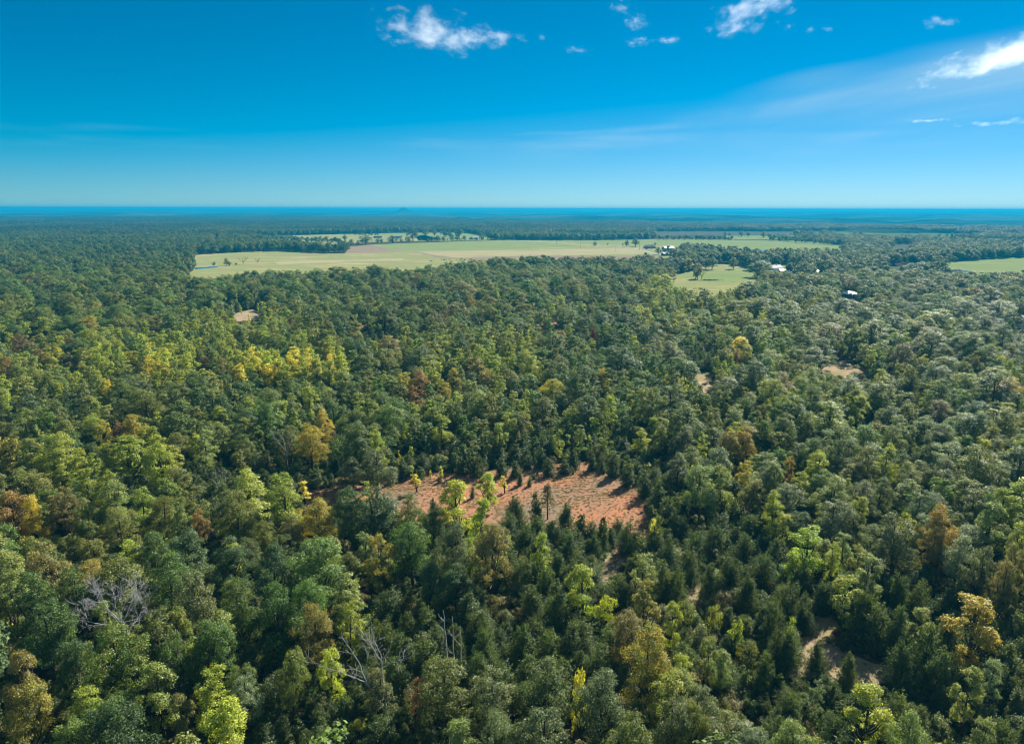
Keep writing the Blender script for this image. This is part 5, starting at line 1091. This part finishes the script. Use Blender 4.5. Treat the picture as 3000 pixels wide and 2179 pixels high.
def boxv(x0, x1, y0, y1, z0, z1):
    return [(x, y, z) for z in (z0, z1) for x, y in ((x0, y0), (x1, y0), (x1, y1), (x0, y1))], [(0, 3, 2, 1), (4, 5, 6, 7), (0, 1, 5, 4), (1, 2, 6, 5), (2, 3, 7, 6), (3, 0, 4, 7)]
def box(name, b, mat, parent):
    return link(name, raw_mesh(name, *boxv(*b), M[mat]), parent)
def house(name, label, cat, px, py, w, d, hw, hr, wall, roof, rz=0, hip=0.0, wins=4, over=.5, group=None, chimney=False, cupola=False, porch=False):
    x, y = G(px, py); o = thing(name, label, cat, (x, y, 0), math.radians(rz), group)
    # wall with gables
    V = [(-w / 2, -d / 2, 0), (w / 2, -d / 2, 0), (w / 2, d / 2, 0), (-w / 2, d / 2, 0), (-w / 2, -d / 2, hw), (w / 2, -d / 2, hw), (w / 2, d / 2, hw), (-w / 2, d / 2, hw), (-w / 2 + hip * .98, 0, hw + hr - .06), (w / 2 - hip * .98, 0, hw + hr - .06)]
    F = [(0, 1, 5, 4), (2, 3, 7, 6), (1, 2, 6, 9, 5) if not hip else (1, 2, 6, 5), (3, 0, 4, 8, 7) if not hip else (3, 0, 4, 7), (4, 5, 9, 8), (6, 7, 8, 9)]
    if hip: F += [(5, 6, 9), (7, 4, 8)]
    link('wall', raw_mesh('wall', V, F, M[wall]), o)
    s = hr / (d / 2); e = hw - over * s; t = .16; hx = hip if hip else -over
    R = []
    for z in (0, t):
        R += [(-w / 2 - over, -d / 2 - over, e + z), (w / 2 + over, -d / 2 - over, e + z), (w / 2 + over, d / 2 + over, e + z), (-w / 2 - over, d / 2 + over, e + z), (-w / 2 + hx, 0, hw + hr + z), (w / 2 - hx, 0, hw + hr + z)]
    RF = [(0, 1, 5, 4), (2, 3, 4, 5), (6, 10, 11, 7), (8, 11, 10, 9), (0, 6, 7, 1), (2, 8, 9, 3)]
    RF += [(1, 2, 5), (3, 0, 4), (7, 11, 8), (9, 10, 6), (1, 7, 8, 2), (3, 9, 6, 0)] if hip else [(1, 7, 11, 5), (5, 11, 8, 2), (3, 9, 10, 4), (4, 10, 6, 0)]
    rf = link('roof', raw_mesh('roof', R, RF, M[roof]), o)
    for k in range(wins):
        cx = -w / 2 + (k + .5 + (.5 if k >= wins / 2 else 0)) * w / (wins + .5)
        wn = box('window', (cx - .55, cx + .55, -d / 2 - .05, -d / 2 + .05, 1.0, 2.2), 'white_wall' if wall != 'white_wall' else 'grey_roof', o)
        box('pane', (cx - .45, cx + .45, -d / 2 - .07, -d / 2 - .045, 1.1, 2.1), 'glass', wn)
    cx = -w / 2 + (wins / 2 + .5) * w / (wins + .5)
    box('door', (cx - .5, cx + .5, -d / 2 - .06, -d / 2 + .05, .02, 2.1), 'door', o)
    if chimney: box('chimney', (w * .2, w * .2 + .8, .2, 1.0, hw + hr * .5, hw + hr + 1.0), 'brick_wall', rf)
    if cupola:
        c = box('cupola', (-1.6, 1.6, -2.6, .6, hw + hr - 1.9, hw + hr + .55), 'dark_wall', rf)
        box('cupola_roof', (-2.0, 2.0, -2.9, .9, hw + hr + .56, hw + hr + .86), roof, rf)
    if porch:
        box('porch_roof', (-w * .3, w * .3, -d / 2 - 2.2, -d / 2 - .1, hw - .55, hw - .4), roof, o)
        for q in (-.28, 0, .28): box('porch_post', (w * q - .1, w * q + .1, -d / 2 - 2.1, -d / 2 - 1.9, 0, hw - .56), 'white_wall', o)
    return o
house('barn', 'tall barn with a white metal roof and small roof cupola', 'barn', 1957, 735, 17, 11, 4.6, 2.7, 'dark_wall', 'white_roof', 16, cupola=True, wins=4)
house('farmhouse', 'long low brown roofed farmhouse left of the barn', 'house', 1903, 727, 20, 9, 2.7, 2.8, 'brick_wall', 'brown_roof', -5, hip=3, wins=6, chimney=True)
house('shed', 'low shed with pale metal roof in front of the barn', 'shed', 1953, 749, 13, 9, 3.0, 1.5, 'dark_wall', 'pale_roof', 14, wins=2)
house('shed', 'small dark red shed beside the farm road', 'shed', 1891, 746, 3.4, 3.0, 2.3, .8, 'red_wall', 'brown_roof', -10, wins=0, over=.2)
house('white_house', 'white house with grey gabled roof behind the big round tree', 'house', 2268, 797, 15, 9, 4.8, 2.6, 'white_wall', 'grey_roof', 24, wins=4, chimney=True)
house('house_wing', 'low pale roofed wing right of the white house', 'house', 2308, 800, 20, 7, 2.6, 1.5, 'brick_wall', 'pale_roof', 10, wins=4)
house('shed', 'small blue roofed shed among trees right of the white house', 'shed', 2397, 803, 9, 6, 2.6, 1.2, 'white_wall', 'blue_roof', 14, wins=2)
house('white_roofed_house', 'house with a broad white hipped roof in the eastern woods', 'house', 2486, 870, 9.5, 8, 2.9, 1.7, 'brick_wall', 'white_roof', 20, hip=3.4, wins=5, porch=True, over=.7)
house('house', 'pale gabled house cut by the east edge', 'house', 3008, 960, 10, 9, 4.2, 3, 'white_wall', 'pale_roof', 12, wins=2)
for px, py, w, rf, wl, lab in [(817, 681, 24, 'brown_roof', 'brick_wall', 'long brown roofed barn far to the northwest'), (883, 680, 12, 'white_roof', 'white_wall', 'small white house at the far western field'), (903, 679, 16, 'blue_roof', 'white_wall', 'blue roofed shed beside the small far white house'), (931, 683, 14, 'blue_roof', 'dark_wall', 'bluish barn at the edge of the pale far field'),
                               (1152, 672, 22, 'blue_roof', 'white_wall', 'far blue roofed house behind trees'), (1107, 697, 18, 'grey_roof', 'dark_wall', 'dark farm barn left of the broad far tree'), (1163, 697, 22, 'blue_roof', 'dark_wall', 'long blue roofed farm shed'), (1396, 700, 10, 'white_roof', 'white_wall', 'small white shed behind the round pasture trees')]:
    house('far_building', lab, 'building', px, py, w, 9, 3.4, 1.8, wl, rf, rnd.uniform(-15, 15), wins=3, group='buildings of the far farms')

# parked cars
def car(label, px, py, rz, paint):
    x, y = G(px, py); o = thing('car', label, 'car', (x, y, 0.08), math.radians(rz), 'cars parked at the farmhouse')
    prof = [(-2.2, .35), (-2.2, .82), (-1.5, .92), (-.9, 1.42), (.9, 1.45), (1.55, .95), (2.15, .85), (2.2, .35)]
    V = [(a, s * .85 * (.86 if z > 1.2 else 1), z) for s in (-1, 1) for a, z in prof]; n = len(prof)
    F = [tuple(range(n)), tuple(range(2 * n - 1, n - 1, -1))] + [(i, i + n, (i + 1) % n + n, (i + 1) % n) for i in range(n)]
    link('body', raw_mesh('body', V, F, paint), o)
    for s in (-1, 1):
        link('side_window', raw_mesh('side_window', [(-1.2, s * .84, .98), (1.2, s * .84, .98), (.85, s * .755, 1.36), (-.8, s * .755, 1.36)], [(0, 1, 2, 3)], M['glass']), o)
        for a in (-1.35, 1.35):
            link('wheel', tubes('wheel', [([(a, s * .70, .33), (a, s * .88, .33)], [.33, .33])], M['dark_wall'], 10), o)
    link('windscreen', raw_mesh('windscreen', [(1.52, -.74, .99), (1.52, .74, .99), (.96, .68, 1.40), (.96, -.68, 1.40)], [(0, 1, 2, 3)], M['glass']), o)
    return o
car('black car parked left of the white one at the farmhouse', 1894, 730, 8, plain('black_paint', (.02, .02, .025), .2, .6, var=.1))
car('white car parked in front of the brown farmhouse', 1906, 729.5, 14, plain('white_paint', (.78, .78, .80), .2, .6, var=.05))
car('pale car in the yard behind the white roofed house', 2506, 838, 20, plain('silver_paint', (.6, .6, .62), .25, .6, var=.05))
# poles
for k, (px, pb) in enumerate([(1700, 727), (1804, 736), (1873, 734), (1630, 716)]):
    x, y = G(px, pb); o = thing('utility_pole', ['wooden utility pole in the dry hay strip', 'wooden utility pole beside the hay strip end', 'wooden utility pole near the tall farm tree', 'wooden utility pole beside the far bend of the road'][k], 'pole', (x, y, 0), .6, 'poles along the farm road')
    link('post', tubes('post', [([(0, 0, 0), (0, 0, 9.5)], [.19, .12])], M['bark'], 8), o)
    link('crossarm', tubes('crossarm', [([(-1.1, 0, 8.9), (1.1, 0, 8.9)], [.08, .08])], M['bark'], 6), o)
# cattle
def cow_mesh():
    b = [(-1.05, 1.02, .20, .24), (-.95, 1.02, .30, .36), (-.5, .98, .36, .42), (0, .95, .37, .43), (.45, 1.0, .34, .42), (.8, 1.08, .26, .34), (1.05, 1.18, .17, .24), (1.28, 1.22, .13, .18), (1.42, 1.12, .13, .16), (1.66, .98, .09, .11), (1.74, .95, .05, .06)]
    V, F, n = [], [], 10
    for a, z, ry, rz in b:
        for k in range(n):
            w = 2 * math.pi * k / n; V.append((a, ry * math.cos(w), z + rz * math.sin(w)))
    for i in range(len(b) - 1):
        for k in range(n): F.append((i * n + k, i * n + (k + 1) % n, (i + 1) * n + (k + 1) % n, (i + 1) * n + k))
    F += [tuple(range(n))[::-1], tuple(range((len(b) - 1) * n, len(b) * n))]
    def limb(pts, rad, m=6):
        base = len(V)
        for (x, y, z), r in zip(pts, rad):
            for k in range(m):
                w = 2 * math.pi * k / m; V.append((x + r * math.cos(w), y + r * math.sin(w), z))
        for i in range(len(pts) - 1):
            for k in range(m): F.append((base + i * m + k, base + i * m + (k + 1) % m, base + (i + 1) * m + (k + 1) % m, base + (i + 1) * m + k))
    for s in (-.2, .2):
        limb([(-.82, s, .95), (-.70, s, .72), (-.90, s, .42), (-.84, s, .06), (-.80, s, 0)], [.17, .13, .07, .055, .07])
        limb([(.62, s, .9), (.62, s, .62), (.64, s, .38), (.62, s, .06), (.64, s, 0)], [.14, .11, .07, .055, .07])
        limb([(1.36, s * .7, 1.22), (1.34, s * 1.5, 1.26)], [.05, .02])
    limb([(-1.05, 0, 1.2), (-1.16, 0, .9), (-1.17, 0, .5)], [.04, .03, .05])
    return raw_mesh('cow', V, F, plain('black_hide', (.02, .017, .015), .6, .3), True)
cm = cow_mesh()
COWS = [(1263, 767), (1269, 768.5), (1294, 762), (1300, 763.5), (1305, 762), (1309, 764.5), (1317, 762), (1339, 763.5), (1351, 761), (1356, 765.5), (1362, 764)]
for k, (px, py) in enumerate(COWS):
    x, y = G(px, py); o = link('cow', cm, None, (x, y, .05)); o.rotation_euler = (0, 0, rnd.uniform(0, 6.28))
    tag(o, 'black cow grazing, ' + ['westernmost of the herd', 'second from the west', 'third from the west', 'fourth from the west', 'fifth from the west', 'sixth from the west', 'seventh from the west', 'eighth from the west', 'ninth from the west', 'tenth from the west', 'easternmost of the herd'][k] + ' behind the meadow wood edge', 'cow', 'black cows in the meadow')
# brush pile on the lawn edge
r = np.random.default_rng(5); x, y = G(2080, 822)
lines = []
for k in range(70):
    a = r.uniform(0, 6.28); c = np.array([r.normal(0, 4.2), r.normal(0, 1.2), 0]); L = r.uniform(1, 2.6); zz = r.uniform(.1, 1.3)
    lines.append(([c + np.array([-math.cos(a) * L, -math.sin(a) * L, zz * .4]), c + np.array([0, 0, zz]), c + np.array([math.cos(a) * L, math.sin(a) * L, zz * .5])], [.07, .09, .04]))
o = link('brush_pile', tubes('brush_pile', lines, M['bark'], 4), None, (x, y, .03)); tag(o, 'long low pile of dark brush on the lawn', 'brush pile'); o['kind'] = 'stuff'

# ---------------------------------------------------------------- dry grass and stones on the bare ground
M['straw'] = leaf_mat('dry_grass_blades', True, .7, .35, .3, .2)
tuft_src = bpy.data.collections.new('tuft_sources')
for k in range(4):
    r = np.random.default_rng(40 + k); m = 60; a = r.uniform(0, 6.28, m); q = r.uniform(.05, .34, m); hh = r.uniform(.15, .55, m)
    P = np.stack([np.cos(a) * q, np.sin(a) * q, hh * .5], 1); T = np.stack([np.cos(a) * .6, np.sin(a) * .6, np.ones(m)], 1); Nn = unit(np.stack([-np.sin(a), np.cos(a), r.normal(0, .4, m)], 1))
    tuft_src.objects.link(bpy.data.objects.new('t_%02d' % k, leaf_mesh('tuft', P, Nn, T, hh * 1.2, np.full(m, .06), np.zeros(m), M['straw'])))
B = {k: [] for k in ('x', 'y', 'z', 'rot', 'sx', 'sz', 'idx', 'tint')}
for P, dens, thr in ((clearing_w, 4.0, .56), *[(Q, 1.5, .30) for Q in (SHEETS[-14], SHEETS[-13], SHEETS[-12], SHEETS[-11])]):
    xs, ys = [a for a, b in P], [b for a, b in P]; area = (max(xs) - min(xs)) * (max(ys) - min(ys)); n = int(area * dens)
    X, Y = rng.uniform(min(xs), max(xs), n), rng.uniform(min(ys), max(ys), n); g1 = fbm(X * .075, Y * .075, 131, 5)
    ok = inside(P, X, Y) & (g1 + rng.normal(0, .05, n) > thr)
    for i in np.nonzero(ok)[0]:
        B['x'].append(X[i]); B['y'].append(Y[i]); B['z'].append(.02); B['rot'].append(rnd.uniform(0, 6)); s = rnd.uniform(.22, .62); B['sx'].append(s * 1.3); B['sz'].append(s * rnd.uniform(.4, .8)); B['idx'].append(rnd.randrange(4))
        t = rnd.random(); c = (.34, .25, .16) if t < .6 else ((.24, .18, .12) if t < .75 else (.15, .16, .06)); b = rnd.uniform(.75, 1.2); B['tint'].append((c[0] * b, c[1] * b, c[2] * b, 0))
B = {k: np.array(v) for k, v in B.items()}
scatter('dry_grass', 'tufts of dry grass on the bare openings', B, tuft_src)

# ---------------------------------------------------------------- clouds
def cloud(label, px, py, wpx, hpx, D, seed, dens=.0029, thr=.035, nscale=5.0, depth=.6, tilt=0.0, sharp=3.8, soft=1.0):
    d = ray(px, py); d = d / np.linalg.norm(d); p = CAM + d * D
    w, h = wpx * D / FPX, hpx * D / FPX
    V, F = [], []; nu, nv = 20, 10
    for j in range(nv + 1):
        t = math.pi * j / nv
        for i in range(nu):
            u = 2 * math.pi * i / nu; V.append((math.sin(t) * math.cos(u) * w / 2, math.sin(t) * math.sin(u) * w * depth / 2, math.cos(t) * h / 2))
    for j in range(nv):
        for i in range(nu): F.append((j * nu + i, j * nu + (i + 1) % nu, (j + 1) * nu + (i + 1) % nu, (j + 1) * nu + i)[::-1])
    m, t, out = new_mat('cloud_vapour')
    tc = N(t, 'ShaderNodeTexCoord')
    sc = N(t, 'ShaderNodeVectorMath', operation='MULTIPLY'); sc.inputs[1].default_value = (2 / w, 2 / (w * depth), 2 / h); t.links.new(tc.outputs['Object'], sc.inputs[0])
    ln = N(t, 'ShaderNodeVectorMath', operation='LENGTH'); t.links.new(sc.outputs[0], ln.inputs[0])
    nz = N(t, 'ShaderNodeTexNoise'); nz.inputs['Scale'].default_value = nscale / w; nz.inputs['Detail'].default_value = 9; nz.inputs['Roughness'].default_value = .66
    mp = N(t, 'ShaderNodeMapping'); mp.inputs['Location'].default_value = (seed * 713.0, seed * 331.0, 0); mp.inputs['Scale'].default_value = (1, 1, 1.6); t.links.new(tc.outputs['Object'], mp.inputs[0]); t.links.new(mp.outputs[0], nz.inputs['Vector'])
    a = N(t, 'ShaderNodeMath', operation='MULTIPLY_ADD'); a.inputs[1].default_value = -soft; a.inputs[2].default_value = .5 - thr; t.links.new(ln.outputs['Value'], a.inputs[0])
    b = N(t, 'ShaderNodeMath', operation='MULTIPLY_ADD'); b.inputs[1].default_value = sharp; t.links.new(nz.outputs[0], b.inputs[0])
    c = N(t, 'ShaderNodeMath', operation='ADD'); c.inputs[1].default_value = -sharp * .5
    t.links.new(a.outputs[0], b.inputs[2]); t.links.new(b.outputs[0], c.inputs[0])
    e = N(t, 'ShaderNodeMath', operation='MULTIPLY', use_clamp=False); e.inputs[1].default_value = dens
    mx = N(t, 'ShaderNodeMath', operation='MAXIMUM'); mx.inputs[1].default_value = 0; t.links.new(c.outputs[0], mx.inputs[0]); t.links.new(mx.outputs[0], e.inputs[0])
    pv = N(t, 'ShaderNodeVolumePrincipled'); pv.inputs['Color'].default_value = (.97, .98, .99, 1); pv.inputs['Anisotropy'].default_value = .35
    t.links.new(e.outputs[0], pv.inputs['Density']); t.links.new(pv.outputs[0], out.inputs['Volume'])
    o = link('cloud', raw_mesh('cloud', V, F, m), None, tuple(p)); o.rotation_euler = (0, tilt, -math.atan2(d[0], d[1]))
    return tag(o, label, 'cloud', 'small white clouds')
if CLOUDS:
    cloud('largest white ragged cloud left of centre', 1270, 92, 380, 118, 7000, 1, nscale=7, tilt=.12, thr=-.04)
    cloud('ragged tail of the largest cloud', 1455, 112, 220, 60, 7000, 2, nscale=6, tilt=.05, thr=.02)
    cloud('tiny puff right of the largest cloud', 1590, 110, 46, 26, 7000, 3, nscale=3)
    cloud('upper small puffy cloud right of centre', 1815, 26, 80, 50, 7000, 4, nscale=3.5)
    cloud('lower small puffy cloud right of centre', 1862, 62, 90, 64, 7000, 5, nscale=4)
    cloud('slanting white cloud at the top edge', 2205, 30, 300, 110, 7000, 6, nscale=6, tilt=-.35)
    cloud('flat thin cloud strip below the puffy clouds', 1870, 124, 110, 34, 7000, 7, nscale=5)
    cloud('faint thin strip beside the flat strip', 1955, 120, 120, 22, 7000, 8, nscale=5)
    cloud('faint flat wisp under the largest cloud', 1690, 145, 110, 22, 7000, 9, nscale=5)
    cloud('first of three tiny puffs right of the slanting cloud', 2310, 75, 46, 30, 7000, 10, nscale=3)
    cloud('second of three tiny puffs right of the slanting cloud', 2372, 86, 50, 24, 7000, 11, nscale=3)
    cloud('third of three tiny puffs right of the slanting cloud', 2424, 88, 40, 22, 7000, 12, nscale=3)
    cloud('bright wedge of cloud at the right edge', 2930, 175, 460, 90, 8000, 13, nscale=5, tilt=-.22, dens=.0045)
    cloud('wispy cloud near the upper right corner', 2755, 62, 120, 34, 8000, 14, nscale=4)
    cloud('low flat cloud streak near the right edge', 2930, 360, 220, 22, 9000, 15, nscale=6)
    cloud('second low cloud streak left of the first', 2720, 354, 150, 12, 9000, 16, nscale=6)
# ---------------------------------------------------------------- haze
hv = [(sx * 24000, y, z) for z in (-75, 80.0) for sx, y in ((-1, -3000), (1, -3000), (1, 22000), (-1, 22000))]
hm, ht, ho = new_mat('haze_air')
pv = N(ht, 'ShaderNodeVolumePrincipled')
pv.inputs['Color'].default_value = (0.008, 0.33, 0.57, 1); pv.inputs['Density'].default_value = 1.75e-4; pv.inputs['Anisotropy'].default_value = 0.12
ht.links.new(pv.outputs[0], ho.inputs['Volume'])
hz = link('haze', raw_mesh('haze', hv, [(0, 3, 2, 1), (4, 5, 6, 7), (0, 1, 5, 4), (1, 2, 6, 5), (2, 3, 7, 6), (3, 0, 4, 7)], hm))
tag(hz, 'thin blue haze over the whole landscape', kind='stuff')
